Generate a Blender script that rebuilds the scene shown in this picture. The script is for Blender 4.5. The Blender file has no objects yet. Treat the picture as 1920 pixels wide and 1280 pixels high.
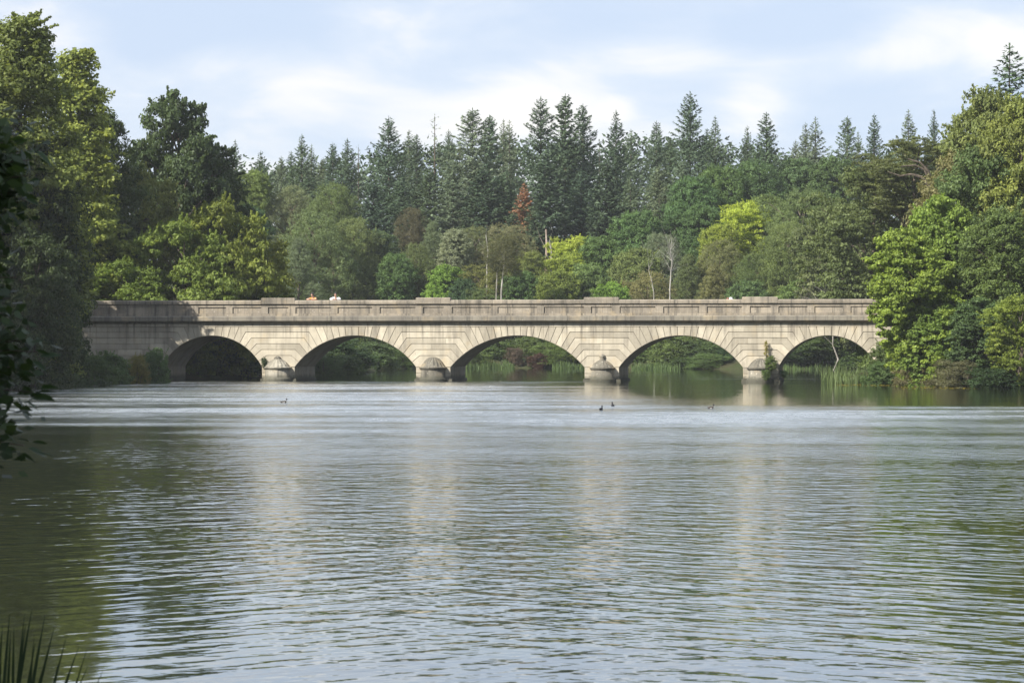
import bpy, bmesh, math, random
import numpy as np
from mathutils import Vector, Matrix

R = math.radians
random.seed(7)
rng = np.random.default_rng(7)
S = bpy.context.scene
COL = S.collection

# ------------------------------------------------------------------ camera
F = 5000.0                      # focal length in photograph pixels (1920 wide)
CAM_H = 2.5
cam_data = bpy.data.cameras.new('camera')
cam_data.sensor_width = 36.0
cam_data.lens = 36.0 * F / 1920.0
cam_data.clip_start = 0.5
cam_data.clip_end = 6000.0
cam_data.dof.use_dof = True
cam_data.dof.focus_distance = 165.0
cam_data.dof.aperture_fstop = 9.0
cam = bpy.data.objects.new('camera', cam_data)
COL.objects.link(cam)
cam.location = (0, 0, CAM_H)
cam.rotation_euler = (R(90), 0, 0)
S.camera = cam

# ------------------------------------------------------------------ light
SUN_EL = R(37)
SUN_AZ = R(50)                  # to the left of straight behind the camera
to_sun = Vector((-math.sin(SUN_AZ) * math.cos(SUN_EL), -math.cos(SUN_AZ) * math.cos(SUN_EL), math.sin(SUN_EL)))
sun_data = bpy.data.lights.new('sun', 'SUN')
sun_data.energy = 4.8
sun_data.angle = R(0.5)
sun_data.color = (1.0, 0.95, 0.86)
sun = bpy.data.objects.new('sun', sun_data)
COL.objects.link(sun)
sun.location = (-60, -50, 80)
sun.rotation_euler = (-to_sun).to_track_quat('-Z', 'Y').to_euler()

world = bpy.data.worlds.new('World')
S.world = world
world.use_nodes = True
wn, wl = world.node_tree.nodes, world.node_tree.links
wn.clear()
def wnode(t, **kw):
    n = wn.new(t)
    for k, v in kw.items():
        setattr(n, k, v)
    return n
def wmath(op, a, b=None, clamp=False):
    n = wnode('ShaderNodeMath', operation=op, use_clamp=clamp)
    for i, v in enumerate((a, b)):
        if v is None: continue
        if isinstance(v, (int, float)): n.inputs[i].default_value = v
        else: wl.new(v, n.inputs[i])
    return n.outputs[0]
sky = wnode('ShaderNodeTexSky', sky_type='NISHITA', sun_disc=False)
sky.sun_elevation = SUN_EL
sky.sun_rotation = math.atan2(to_sun.x, to_sun.y)
sky.air_density = 1.0
sky.dust_density = 1.0
sky.ozone_density = 1.5
tc = wnode('ShaderNodeTexCoord')
mp = wnode('ShaderNodeMapping')
mp.inputs['Scale'].default_value = (14, 14, 40)
mp.inputs['Location'].default_value = (3.1, 1.7, 0.35)
wl.new(tc.outputs['Generated'], mp.inputs['Vector'])
nz = wnode('ShaderNodeTexNoise', noise_dimensions='3D')
nz.inputs['Scale'].default_value = 1.0
nz.inputs['Detail'].default_value = 8
nz.inputs['Roughness'].default_value = 0.56
nz.inputs['Distortion'].default_value = 0.5
wl.new(mp.outputs[0], nz.inputs['Vector'])
total = nz.outputs['Fac']
# cumulus banks standing above the wood: centre (px, py), half-size in px, density
for (px, py, rx, ry, amp) in [(1790, 75, 230, 80, .30), (1000, 195, 170, 70, .30), (800, 225, 120, 55, .16), (1410, 190, 90, 60, .28),
                              (1220, 95, 150, 60, .18), (90, 60, 120, 60, .20), (640, 170, 160, 80, .10), (1160, 205, 40, 30, .16),
                              (330, 40, 160, 90, -.22), (520, 40, 140, 80, -.22), (1500, 50, 160, 50, -.20), (1610, 190, 130, 60, -.14), (640, 255, 120, 60, -.08), (300, 150, 120, 60, .06), (900, 70, 160, 60, -.06), (960, 270, 900, 120, .10), (1500, 120, 200, 40, .10), (480, 120, 200, 45, .10), (1090, 60, 140, 35, -.10)]:
    c = Vector(((px - 960) / F, 1, (640 - py) / F)).normalized()
    sub = wnode('ShaderNodeVectorMath', operation='SUBTRACT')
    wl.new(tc.outputs['Generated'], sub.inputs[0]); sub.inputs[1].default_value = c
    mul = wnode('ShaderNodeVectorMath', operation='MULTIPLY')
    wl.new(sub.outputs[0], mul.inputs[0]); mul.inputs[1].default_value = (F / rx, 1, F / ry)
    ln = wnode('ShaderNodeVectorMath', operation='LENGTH')
    wl.new(mul.outputs[0], ln.inputs[0])
    mr = wnode('ShaderNodeMapRange', interpolation_type='SMOOTHSTEP')
    wl.new(ln.outputs['Value'], mr.inputs['Value'])
    mr.inputs['From Min'].default_value = 1.35; mr.inputs['From Max'].default_value = 0.1
    mr.inputs['To Min'].default_value = 0; mr.inputs['To Max'].default_value = amp
    total = wmath('ADD', total, mr.outputs[0])
cl = wnode('ShaderNodeMapRange', interpolation_type='SMOOTHSTEP')
wl.new(total, cl.inputs['Value'])
cl.inputs['From Min'].default_value = 0.27; cl.inputs['From Max'].default_value = 0.92
cl.inputs['To Min'].default_value = 0.0; cl.inputs['To Max'].default_value = 1.0
ramp = wnode('ShaderNodeValToRGB')
wl.new(cl.outputs[0], ramp.inputs['Fac'])
CLOUD = 1.0
er = ramp.color_ramp
er.elements[0].position = 0.0; er.elements[0].color = (0.54, 0.63, 0.80, 1)
er.elements[1].position = 1.0; er.elements[1].color = (0.93, 0.885, 0.86, 1)
e = er.elements.new(0.45); e.color = (0.65, 0.71, 0.83, 1)
SKY_STRENGTH = 0.09
gain = wnode('ShaderNodeVectorMath', operation='SCALE')
wl.new(ramp.outputs['Color'], gain.inputs[0]); gain.inputs['Scale'].default_value = 0.575 / SKY_STRENGTH
mixw = wnode('ShaderNodeMix', data_type='RGBA')
mixw.inputs['Factor'].default_value = 0.86        # high thin cloud over the blue
wl.new(sky.outputs[0], mixw.inputs['A']); wl.new(gain.outputs[0], mixw.inputs['B'])
bg = wnode('ShaderNodeBackground')
bg.inputs['Strength'].default_value = SKY_STRENGTH
wl.new(mixw.outputs['Result'], bg.inputs['Color'])
wo = wnode('ShaderNodeOutputWorld')
wl.new(bg.outputs[0], wo.inputs['Surface'])

vs = S.view_settings
vs.view_transform = 'Standard'
vs.look = 'None'
vs.exposure = 1.05
vs.gamma = 1.0
vs.use_curve_mapping = False
S.cycles.max_bounces = 7
S.cycles.diffuse_bounces = 3
S.cycles.glossy_bounces = 3
S.cycles.transmission_bounces = 3
S.cycles.transparent_max_bounces = 4
S.cycles.volume_bounces = 1
S.cycles.caustics_reflective = False
S.cycles.caustics_refractive = False
S.cycles.use_denoising = True
S.cycles.sample_clamp_indirect = 4.0

# ------------------------------------------------------------------ helpers
D0 = 166.7                      # distance to the bridge face on the view axis
TH = R(8.2)                     # turn of the bridge
def P(px, py, Y):
    return Vector(((px - 960) / F * Y, Y, CAM_H + (640 - py) / F * Y))
def U(px):                      # photograph column -> metres along the bridge
    t = (px - 960) / F
    return t * D0 / (math.cos(TH) + t * math.sin(TH))
def ZB(py):                     # photograph row -> height on the bridge face
    return CAM_H + (640 - py) / 30.0

def link(o, parent=None):
    COL.objects.link(o)
    if parent is not None:
        o.parent = parent
    return o
def tag(o, label=None, cat=None, group=None, kind=None):
    if label: o['label'] = label
    if cat: o['category'] = cat
    if group: o['group'] = group
    if kind: o['kind'] = kind
    return o
def empty(name, loc=(0, 0, 0), rz=0.0):
    o = bpy.data.objects.new(name, None)
    o.empty_display_size = 0.3
    o.location = loc; o.rotation_euler = (0, 0, rz)
    return link(o)
def pymesh(name, verts, faces, mat, smooth=False):
    me = bpy.data.meshes.new(name)
    me.from_pydata([tuple(v) for v in verts], [], faces)
    me.materials.append(mat)
    if smooth:
        me.polygons.foreach_set('use_smooth', [True] * len(me.polygons))
    me.update()
    return me
def obj(name, me, parent=None):
    return link(bpy.data.objects.new(name, me), parent)
def fastmesh(name, co, nper, mat, tint=None):
    """co (N*nper, 3): N separate faces of nper corners"""
    co = np.ascontiguousarray(co, dtype=np.float32)
    nv = len(co); nf = nv // nper
    me = bpy.data.meshes.new(name)
    me.vertices.add(nv); me.vertices.foreach_set('co', co.ravel())
    me.loops.add(nv); me.loops.foreach_set('vertex_index', np.arange(nv, dtype=np.int32))
    me.polygons.add(nf); me.polygons.foreach_set('loop_start', np.arange(0, nv, nper, dtype=np.int32))
    if tint is not None:
        a = me.attributes.new('tint', 'FLOAT', 'FACE')
        a.data.foreach_set('value', np.asarray(tint, dtype=np.float32))
    me.materials.append(mat)
    me.update(calc_edges=True)
    return me
def gridmesh(name, X, Y, Z, mat, smooth=True):
    ny, nx = X.shape
    co = np.stack([X, Y, Z], -1).reshape(-1, 3).astype(np.float32)
    idx = np.arange(nx * ny).reshape(ny, nx)
    q = np.stack([idx[:-1, :-1], idx[:-1, 1:], idx[1:, 1:], idx[1:, :-1]], -1).reshape(-1, 4).astype(np.int32)
    me = bpy.data.meshes.new(name)
    me.vertices.add(len(co)); me.vertices.foreach_set('co', co.ravel())
    me.loops.add(q.size); me.loops.foreach_set('vertex_index', q.ravel())
    me.polygons.add(len(q)); me.polygons.foreach_set('loop_start', np.arange(0, q.size, 4, dtype=np.int32))
    me.polygons.foreach_set('use_smooth', np.ones(len(q), dtype=bool))
    me.materials.append(mat); me.update(calc_edges=True)
    return me
class MB:
    def __init__(s): s.v = []; s.f = []
    def add(s, v, f):
        b = len(s.v); s.v += [tuple(x) for x in v]; s.f += [tuple(i + b for i in q) for q in f]
    def box(s, x0, x1, y0, y1, z0, z1):
        s.add([(x0, y0, z0), (x1, y0, z0), (x1, y1, z0), (x0, y1, z0), (x0, y0, z1), (x1, y0, z1), (x1, y1, z1), (x0, y1, z1)],
              [(0, 3, 2, 1), (4, 5, 6, 7), (0, 1, 5, 4), (1, 2, 6, 5), (2, 3, 7, 6), (3, 0, 4, 7)])
    def tube(s, pts, rad, n=6, cap=True):
        pts = [Vector(p) for p in pts]; rings = []
        b = len(s.v)
        for i, p in enumerate(pts):
            d = (pts[min(i + 1, len(pts) - 1)] - pts[max(i - 1, 0)])
            d = d.normalized() if d.length > 1e-9 else Vector((0, 0, 1))
            a = d.cross(Vector((0.31, 0.17, 0.93)))
            if a.length < 1e-3: a = d.cross(Vector((1, 0, 0)))
            a.normalize(); c = d.cross(a)
            for k in range(n):
                t = 2 * math.pi * k / n
                s.v.append(tuple(p + (a * math.cos(t) + c * math.sin(t)) * rad[i]))
        for i in range(len(pts) - 1):
            for k in range(n):
                q = b + i * n
                s.f.append((q + k, q + (k + 1) % n, q + n + (k + 1) % n, q + n + k))
        if cap:
            s.f.append(tuple(b + (len(pts) - 1) * n + k for k in range(n)))
    def lathe(s, prof, n=24, cx=0, cy=0, rib=0.0):
        b = len(s.v)
        for (r, z, *rest) in prof:
            rb = rest[0] if rest else 0.0
            for k in range(n):
                t = 2 * math.pi * k / n
                rr = r * (1 + (rb * random.uniform(.5, 1.4) if k % 2 else (random.uniform(-.03, .02) if rb else 0.0)))
                s.v.append((cx + rr * math.cos(t), cy + rr * math.sin(t), z))
        for i in range(len(prof) - 1):
            for k in range(n):
                q = b + i * n
                s.f.append((q + k, q + (k + 1) % n, q + n + (k + 1) % n, q + n + k))
        s.f.append(tuple(b + (len(prof) - 1) * n + k for k in range(n)))
    def mesh(s, name, mat, smooth=False):
        return pymesh(name, s.v, s.f, mat, smooth)

# ------------------------------------------------------------------ materials
class NT:
    def __init__(s, name):
        s.m = bpy.data.materials.new(name); s.m.use_nodes = True
        s.n = s.m.node_tree.nodes; s.l = s.m.node_tree.links
        s.n.clear()
        s.out = s.n.new('ShaderNodeOutputMaterial')
    def node(s, t, **kw):
        n = s.n.new(t)
        for k, v in kw.items(): setattr(n, k, v)
        return n
    def set(s, sock, v):
        if isinstance(v, bpy.types.NodeSocket): s.l.new(v, sock)
        else: sock.default_value = v
    def math(s, op, a, b=0.0, clamp=False):
        n = s.node('ShaderNodeMath', operation=op, use_clamp=clamp)
        s.set(n.inputs[0], a); s.set(n.inputs[1], b)
        return n.outputs[0]
    def vec(s, op, a, b=None, scale=None):
        n = s.node('ShaderNodeVectorMath', operation=op)
        s.set(n.inputs[0], a)
        if b is not None: s.set(n.inputs[1], b)
        if scale is not None: s.set(n.inputs['Scale'], scale)
        return n.outputs[0]
    def noise(s, vec, scale, detail=4, rough=0.5, dist=0.0, dim='3D'):
        n = s.node('ShaderNodeTexNoise', noise_dimensions=dim)
        s.set(n.inputs['Vector'], vec); n.inputs['Scale'].default_value = scale
        n.inputs['Detail'].default_value = detail; n.inputs['Roughness'].default_value = rough
        n.inputs['Distortion'].default_value = dist
        return n.outputs['Fac']
    def map(s, vec, scale=(1, 1, 1), loc=(0, 0, 0), rot=(0, 0, 0)):
        n = s.node('ShaderNodeMapping')
        s.set(n.inputs['Vector'], vec)
        n.inputs['Scale'].default_value = scale; n.inputs['Location'].default_value = loc; n.inputs['Rotation'].default_value = rot
        return n.outputs[0]
    def range(s, v, a, b, c=0.0, d=1.0, smooth=True):
        n = s.node('ShaderNodeMapRange', interpolation_type='SMOOTHSTEP' if smooth else 'LINEAR')
        s.set(n.inputs['Value'], v)
        for k, x in zip(('From Min', 'From Max', 'To Min', 'To Max'), (a, b, c, d)): s.set(n.inputs[k], x)
        return n.outputs[0]
    def mix(s, f, a, b, blend='MIX'):
        n = s.node('ShaderNodeMix', data_type='RGBA', blend_type=blend)
        s.set(n.inputs['Factor'], f)
        s.set(n.inputs['A'], a if isinstance(a, bpy.types.NodeSocket) else (*a, 1))
        s.set(n.inputs['B'], b if isinstance(b, bpy.types.NodeSocket) else (*b, 1))
        return n.outputs['Result']
    def principled(s, col, rough=0.8, spec=0.3, normal=None):
        n = s.node('ShaderNodeBsdfPrincipled')
        s.set(n.inputs['Base Color'], col if isinstance(col, bpy.types.NodeSocket) else (*col, 1))
        s.set(n.inputs['Roughness'], rough)
        n.inputs['Specular IOR Level'].default_value = spec
        if normal is not None: s.l.new(normal, n.inputs['Normal'])
        return n
    def bump(s, h, strength=0.5, dist=0.02):
        n = s.node('ShaderNodeBump'); n.inputs['Strength'].default_value = strength; n.inputs['Distance'].default_value = dist
        s.l.new(h, n.inputs['Height']); return n.outputs[0]
    def done(s, sh):
        s.l.new(sh, s.out.inputs['Surface']); return s.m

def plain(name, col, rough=0.7, spec=0.3, var=0.15, scale=8.0):
    t = NT(name)
    c = t.node('ShaderNodeTexCoord').outputs['Object']
    f = t.noise(c, scale, 4)
    k = t.range(f, 0.3, 0.7, 1 - var, 1 + var)
    cc = t.vec('SCALE', (*col,), scale=k)
    return t.done(t.principled(cc, rough, spec).outputs[0])

def leaf_material(name, trans=0.42, spec=0.22, rough=0.55):
    t = NT(name)
    oi = t.node('ShaderNodeObjectInfo')
    at = t.node('ShaderNodeAttribute', attribute_name='tint')
    k = t.range(at.outputs['Fac'], 0.0, 1.0, 0.66, 1.42, smooth=False)
    c = t.vec('SCALE', oi.outputs['Color'], scale=k)
    # sun-worn leaves turn slightly yellower, a few browner
    hs = t.node('ShaderNodeHueSaturation')
    t.l.new(c, hs.inputs['Color'])
    t.set(hs.inputs['Hue'], t.range(at.outputs['Fac'], 0.0, 1.0, 0.510, 0.490, smooth=False))
    geo = t.node('ShaderNodeNewGeometry').outputs['Position']
    patch = t.noise(geo, 0.35, 3, 0.6)
    c2 = t.vec('SCALE', hs.outputs[0], scale=t.range(patch, 0.3, 0.7, 0.8, 1.2))
    p = t.principled(c2, rough, spec)
    tr = t.node('ShaderNodeBsdfTranslucent')
    t.l.new(t.vec('MULTIPLY', c2, (1.25, 1.2, 0.6)), tr.inputs['Color'])
    mx = t.node('ShaderNodeMixShader'); mx.inputs[0].default_value = trans
    t.l.new(p.outputs[0], mx.inputs[1]); t.l.new(tr.outputs[0], mx.inputs[2])
    return t.done(mx.outputs[0])
M_LEAF = leaf_material('leaf')
M_NEEDLE = leaf_material('needle', trans=0.16, spec=0.2, rough=0.6)

def bark_material(name, a, b):
    t = NT(name)
    c = t.node('ShaderNodeTexCoord').outputs['Object']
    f = t.noise(t.map(c, (6, 6, 1.2)), 1.0, 5, 0.6)
    cc = t.mix(t.range(f, 0.35, 0.65), a, b)
    return t.done(t.principled(cc, 0.9, 0.2, t.bump(f, 0.6, 0.05)).outputs[0])
M_BARK = bark_material('bark', (0.05, 0.04, 0.03), (0.13, 0.105, 0.08))
M_BIRCH = bark_material('birch_bark', (0.15, 0.14, 0.12), (0.38, 0.365, 0.33))
M_DEAD = bark_material('dead_wood', (0.18, 0.165, 0.14), (0.36, 0.33, 0.29))

def stone_material(name, light, mid, dark, stain=0.5, lichen=0.3, perstone=0.16):
    t = NT(name)
    c = t.node('ShaderNodeTexCoord').outputs['Object']
    oi = t.node('ShaderNodeObjectInfo').outputs['Random']
    big = t.noise(c, 0.55, 5, 0.6)
    med = t.noise(c, 3.5, 5, 0.62)
    col = t.mix(t.range(big, 0.35, 0.65), light, mid)
    col = t.mix(t.range(med, 0.42, 0.72, 0, 0.6), col, mid)
    # rain streaks running down the face
    st = t.noise(t.map(c, (2.6, 2.6, 0.22)), 1.0, 5, 0.65)
    sb = t.noise(c, 0.8, 3, 0.5)
    sf = t.math('MULTIPLY', t.range(st, 0.45, 0.72), t.range(sb, 0.35, 0.65, 0.25, 1.0))
    col = t.mix(t.math('MULTIPLY', sf, stain), col, dark)
    # pale lichen specks
    sp = t.noise(c, 9.0, 3, 0.6)
    col = t.mix(t.range(sp, 0.62, 0.72, 0, lichen), col, (0.56, 0.52, 0.44))
    dk = t.noise(c, 6.0, 4, 0.7)
    col = t.mix(t.range(dk, 0.58, 0.75, 0, 0.45), col, dark)
    # warm iron tint in places
    wm = t.noise(c, 1.3, 3, 0.5)
    col = t.mix(t.range(wm, 0.52, 0.75, 0, 0.35), col, (0.42, 0.33, 0.20))
    k = t.range(oi, 0.0, 1.0, 1 - perstone, 1 + perstone, smooth=False)
    col = t.vec('SCALE', col, scale=k)
    # damp and algae just above the water
    sep = t.node('ShaderNodeSeparateXYZ'); t.l.new(c, sep.inputs[0])
    wet = t.range(t.math('ADD', sep.outputs['Z'], t.math('MULTIPLY', med, 0.6)), 0.80, 0.48)
    # soot washed down from the cornice
    run = t.noise(t.map(c, (4.5, 4.5, 0.10), (3, 0, 0)), 1.0, 4, 0.7)
    rf = t.math('MULTIPLY', t.range(run, 0.50, 0.68), t.range(sep.outputs['Z'], 1.9, 3.5, 0.0, 0.75))
    col = t.mix(rf, col, dark)
    col = t.mix(t.math('MULTIPLY', wet, 0.8), col, (0.055, 0.055, 0.04))
    h = t.math('ADD', t.math('MULTIPLY', med, 0.6), t.math('MULTIPLY', sp, 0.4))
    return t.done(t.principled(col, 0.9, 0.25, t.bump(h, 0.5, 0.03)).outputs[0])
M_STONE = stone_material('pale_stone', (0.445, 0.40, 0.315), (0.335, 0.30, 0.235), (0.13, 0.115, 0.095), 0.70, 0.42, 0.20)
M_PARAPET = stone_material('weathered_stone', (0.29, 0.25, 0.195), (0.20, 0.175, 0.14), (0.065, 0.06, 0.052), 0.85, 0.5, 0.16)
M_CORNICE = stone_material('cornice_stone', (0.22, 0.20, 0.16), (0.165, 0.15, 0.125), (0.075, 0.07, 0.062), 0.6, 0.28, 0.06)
M_CUTWATER = stone_material('cutwater_stone', (0.27, 0.25, 0.205), (0.125, 0.115, 0.092), (0.03, 0.029, 0.026), 1.0, 0.7, 0.3)
M_MORTAR = plain('mortar', (0.15, 0.12, 0.085), 0.95, 0.1, 0.3, 3.0)

# ------------------------------------------------------------------ terrain
LAKE = np.array([(-9, 19), (-4.5, 14.6), (-1.6, 12.6), (3, 7), (16, 8), (26, 25), (31, 60), (33, 100), (32, 122), (27.6, 141), (25.0, 149), (21.5, 154.5),
                 (19.2, 159.2), (19.6, 163), (22.6, 166), (25.6, 172), (33, 196), (44, 222), (32, 235), (20, 237), (12, 247), (4, 250), (-5, 250), (-13, 242),
                 (-11.5, 230), (-11.2, 217), (-13.5, 205), (-15.2, 190), (-18.4, 180), (-22.6, 174), (-22.9, 168), (-23.2, 163.5), (-25.2, 156), (-26.6, 146),
                 (-31, 138), (-33, 112), (-24, 70), (-14, 34)], dtype=float)
def lake_sd(x, y):
    """signed distance: positive inside the lake"""
    x = np.asarray(x, float); y = np.asarray(y, float)
    d = np.full(x.shape, 1e9); inside = np.zeros(x.shape, bool)
    n = len(LAKE)
    for i in range(n):
        ax, ay = LAKE[i]; bx, by = LAKE[(i + 1) % n]
        ex, ey = bx - ax, by - ay
        t = np.clip(((x - ax) * ex + (y - ay) * ey) / (ex * ex + ey * ey), 0, 1)
        d = np.minimum(d, np.hypot(x - ax - t * ex, y - ay - t * ey))
        cross = ((ay > y) != (by > y))
        with np.errstate(divide='ignore', invalid='ignore'):
            xi = (bx - ax) * (y - ay) / (by - ay if by != ay else 1e-9) + ax
        inside ^= cross & (x < xi)
    return np.where(inside, d, -d)
def ground_z(x, y):
    x = np.asarray(x, float); y = np.asarray(y, float)
    sd = lake_sd(x, y)
    o = np.maximum(-sd, 0)
    z = np.where(sd > 0, -np.minimum(sd * 0.35, 1.6) - 0.05, np.minimum(o * 0.33, 0.7) + np.minimum(o * 0.04, 2.0))
    t = np.clip((y - 250) / 110, 0, 1)
    z = z + np.where(sd > 0, 0, t * t * (3 - 2 * t) * 7.5)
    # causeway that carries the road on to the bridge
    u = x * math.cos(TH) - (y - D0) * math.sin(TH)
    v = x * math.sin(TH) + (y - D0) * math.cos(TH)
    over = np.maximum(np.maximum(-0.3 - v, v - 6.2), 0)
    end = np.maximum(np.maximum(-27.6 - u, u - 26.6), 0)       # distance past each end
    cz = np.minimum(3.85, end * 1.2) - over * 0.6
    z = np.where((end > 0) & (sd <= 0), np.maximum(z, cz), z)
    return z + np.where(sd > 0, 0, 0.08 * np.sin(x * 0.9 + y * 0.4) + 0.06 * np.sin(y * 1.3 - x * 0.5))
def gz(x, y):
    return float(ground_z(np.array([x]), np.array([y]))[0])

t = NT('woodland_soil')
c = t.node('ShaderNodeTexCoord').outputs['Object']
f1 = t.noise(c, 0.35, 5, 0.6); f2 = t.noise(c, 3.0, 5, 0.65)
col = t.mix(t.range(f1, 0.35, 0.65), (0.035, 0.05, 0.016), (0.05, 0.046, 0.024))
col = t.mix(t.range(f2, 0.4, 0.7, 0, 0.7), col, (0.03, 0.032, 0.014))
M_SOIL = t.done(t.principled(col, 0.95, 0.1, t.bump(f2, 0.8, 0.1)).outputs[0])
gx = np.concatenate([np.linspace(-900, -110, 24)[:-1], np.linspace(-110, 110, 148), np.linspace(110, 900, 24)[1:]])
gy = np.concatenate([np.linspace(-300, 0, 14)[:-1], np.linspace(0, 300, 201), np.linspace(300, 470, 40)[1:], np.linspace(470, 1500, 24)[1:]])
GX, GY = np.meshgrid(gx, gy)
tag(obj('ground', gridmesh('ground', GX, GY, ground_z(GX, GY), M_SOIL)), 'dark leaf-strewn banks and wooded slope round the lake', kind='structure')

# ------------------------------------------------------------------ water
t = NT('lake_water')
pos = t.node('ShaderNodeNewGeometry').outputs['Position']
sep = t.node('ShaderNodeSeparateXYZ'); t.l.new(pos, sep.inputs[0])
X, Y = sep.outputs['X'], sep.outputs['Y']
# wind field: gusts of ripples and sheltered calm water
wob = t.noise(t.map(pos, (0.035, 0.05, 0)), 1.0, 3, 0.55)
wobc = t.math('MULTIPLY', t.math('SUBTRACT', wob, 0.5), 1.0)
Yw = t.math('ADD', Y, t.math('MULTIPLY', wobc, 14.0))
Yw2 = t.math('ADD', Y, t.math('MULTIPLY', wobc, 5.0))
Xw = t.math('ADD', X, t.math('MULTIPLY', wobc, 10.0))
behind = t.range(Y, 161.0, 172.0)                                   # lee of the bridge
side = t.math('SUBTRACT', t.math('MULTIPLY', Y, 0.0), X)
lee_r = t.math('MULTIPLY', t.range(Xw, -3.0, 9.0), t.range(Yw2, 100.0, 106.0))       # sheltered water before the east arches
Xs = t.math('ADD', X, t.math('ADD', t.math('MULTIPLY', Y, 0.105), t.math('MULTIPLY', wobc, 7.0)))
lee_l = t.math('MULTIPLY', t.range(Xs, 1.2, -2.2), t.range(Yw2, 82.0, 78.0))          # water sheltered by the left bank
streak = t.noise(t.map(pos, (0.06, 0.16, 0), (7, 3, 0)), 1.0, 4, 0.6)
gust = t.range(streak, 0.32, 0.68, 0.45, 1.3)
calm = t.math('MAXIMUM', t.math('MULTIPLY', behind, 0.93), t.math('MAXIMUM', t.math('MULTIPLY', lee_r, 0.90), t.math('MULTIPLY', lee_l, 0.66)))
lines = t.math('MULTIPLY', behind, t.range(t.noise(t.map(pos, (0.02, 0.35, 0), (2, 9, 0)), 1.0, 3, 0.6), 0.60, 0.68, 0.0, 0.55))
amp = t.math('MULTIPLY', t.math('ADD', t.math('SUBTRACT', 1.0, calm), lines), gust)
near = t.range(Y, 18.0, 30.0, 0.26, 1.0)
far = t.range(Y, 60.0, 100.0, 1.0, 0.75)
amp_big = t.math('MULTIPLY', t.math('MULTIPLY', amp, near), far)
fine_zone = t.math('MULTIPLY', amp, t.range(Y, 30.0, 85.0, 0.30, 1.5))

def height_sets():
    # (angle, scale along the crest, scale across, amplitude in m, kind)
    return [(R(38), 1.0, 2.8, 0.032, 'east'), (R(-44), 0.92, 2.6, 0.035, 'west'), (R(5), 0.6, 1.2, 0.016, 'big'), (R(-17), 1.25, 1.7, 0.042, 'mid'), (R(26), 1.5, 2.1, 0.034, 'mid'),
            (R(24), 1.6, 4.4, 0.0085, 'fine'), (R(-28), 1.8, 5.0, 0.0080, 'fine')]
EPS = 0.02
def total_height(off):
    p = t.vec('ADD', pos, off)
    acc = {'big': None, 'fine': None, 'east': None, 'west': None, 'mid': None}
    for i, (ang, sa, sc, am, kind) in enumerate(height_sets()):
        v = t.map(p, (1, 1, 0), (0, 0, 0), (0, 0, ang))
        v = t.map(v, (sa, sc, 0), (i * 17.3, i * 9.1, 0))
        h = t.math('MULTIPLY', t.noise(v, 1.0, 2, 0.5, 0.0, '2D'), am)
        acc[kind] = h if acc[kind] is None else t.math('ADD', acc[kind], h)
    return acc
Xe = t.math('ADD', X, t.math('MULTIPLY', wobc, 14.0))
w_mid = t.range(Y, 24.0, 50.0, 0.15, 1.5)
w_east = t.range(Xe, -3.5, 3.5, 0.22, 1.0)
w_west = t.range(Xe, 3.5, -3.5, 0.22, 1.0)
h0, hx, hy = total_height((0, 0, 0)), total_height((EPS, 0, 0)), total_height((0, EPS, 0))
def slope(h1):
    d = t.math('SUBTRACT', h0['big'], h1['big'])
    d = t.math('ADD', d, t.math('MULTIPLY', t.math('SUBTRACT', h0['east'], h1['east']), w_east))
    d = t.math('ADD', d, t.math('MULTIPLY', t.math('SUBTRACT', h0['west'], h1['west']), w_west))
    d = t.math('ADD', d, t.math('MULTIPLY', t.math('SUBTRACT', h0['mid'], h1['mid']), w_mid))
    b = t.math('MULTIPLY', d, t.math('MULTIPLY', amp_big, 1.0 / EPS))
    f = t.math('MULTIPLY', t.math('SUBTRACT', h0['fine'], h1['fine']), t.math('MULTIPLY', fine_zone, 1.0 / EPS))
    return t.math('ADD', b, f)
cmb = t.node('ShaderNodeCombineXYZ')
t.l.new(slope(hx), cmb.inputs[0]); t.l.new(slope(hy), cmb.inputs[1]); cmb.inputs[2].default_value = 1.0
nrm = t.vec('NORMALIZE', cmb.outputs[0])
patch = t.noise(t.map(pos, (1.3, 0.42, 0), (3, 1, 0)), 1.0, 6, 0.72)
rgh = t.math('ADD', 0.03, t.math('MULTIPLY', t.math('MULTIPLY', amp, t.range(patch, 0.36, 0.64, 0.80, 1.12)), t.range(Y, 26.0, 100.0, 0.01, 0.235)))
fr = t.node('ShaderNodeFresnel'); fr.inputs['IOR'].default_value = 1.34; t.l.new(nrm, fr.inputs['Normal'])
fac = t.math('POWER', fr.outputs[0], 0.6)
df = t.node('ShaderNodeBsdfDiffuse'); df.inputs['Color'].default_value = (0.022, 0.026, 0.010, 1)
gl = t.node('ShaderNodeBsdfGlossy', distribution='MULTI_GGX'); gl.inputs['Color'].default_value = (.97, .98, .96, 1)
t.set(gl.inputs['Roughness'], rgh); t.l.new(nrm, gl.inputs['Normal'])
mxs = t.node('ShaderNodeMixShader'); t.l.new(fac, mxs.inputs[0]); t.l.new(df.outputs[0], mxs.inputs[1]); t.l.new(gl.outputs[0], mxs.inputs[2])
M_WATER = t.done(mxs.outputs[0])
wx = np.linspace(-140, 140, 57); wy = np.linspace(-20, 330, 71)
WX, WY = np.meshgrid(wx, wy)
tag(obj('lake_water', gridmesh('lake_water', WX, WY, np.zeros_like(WX), M_WATER)), 'rippled green-brown lake reflecting trees and pale sky', kind='structure')

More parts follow.
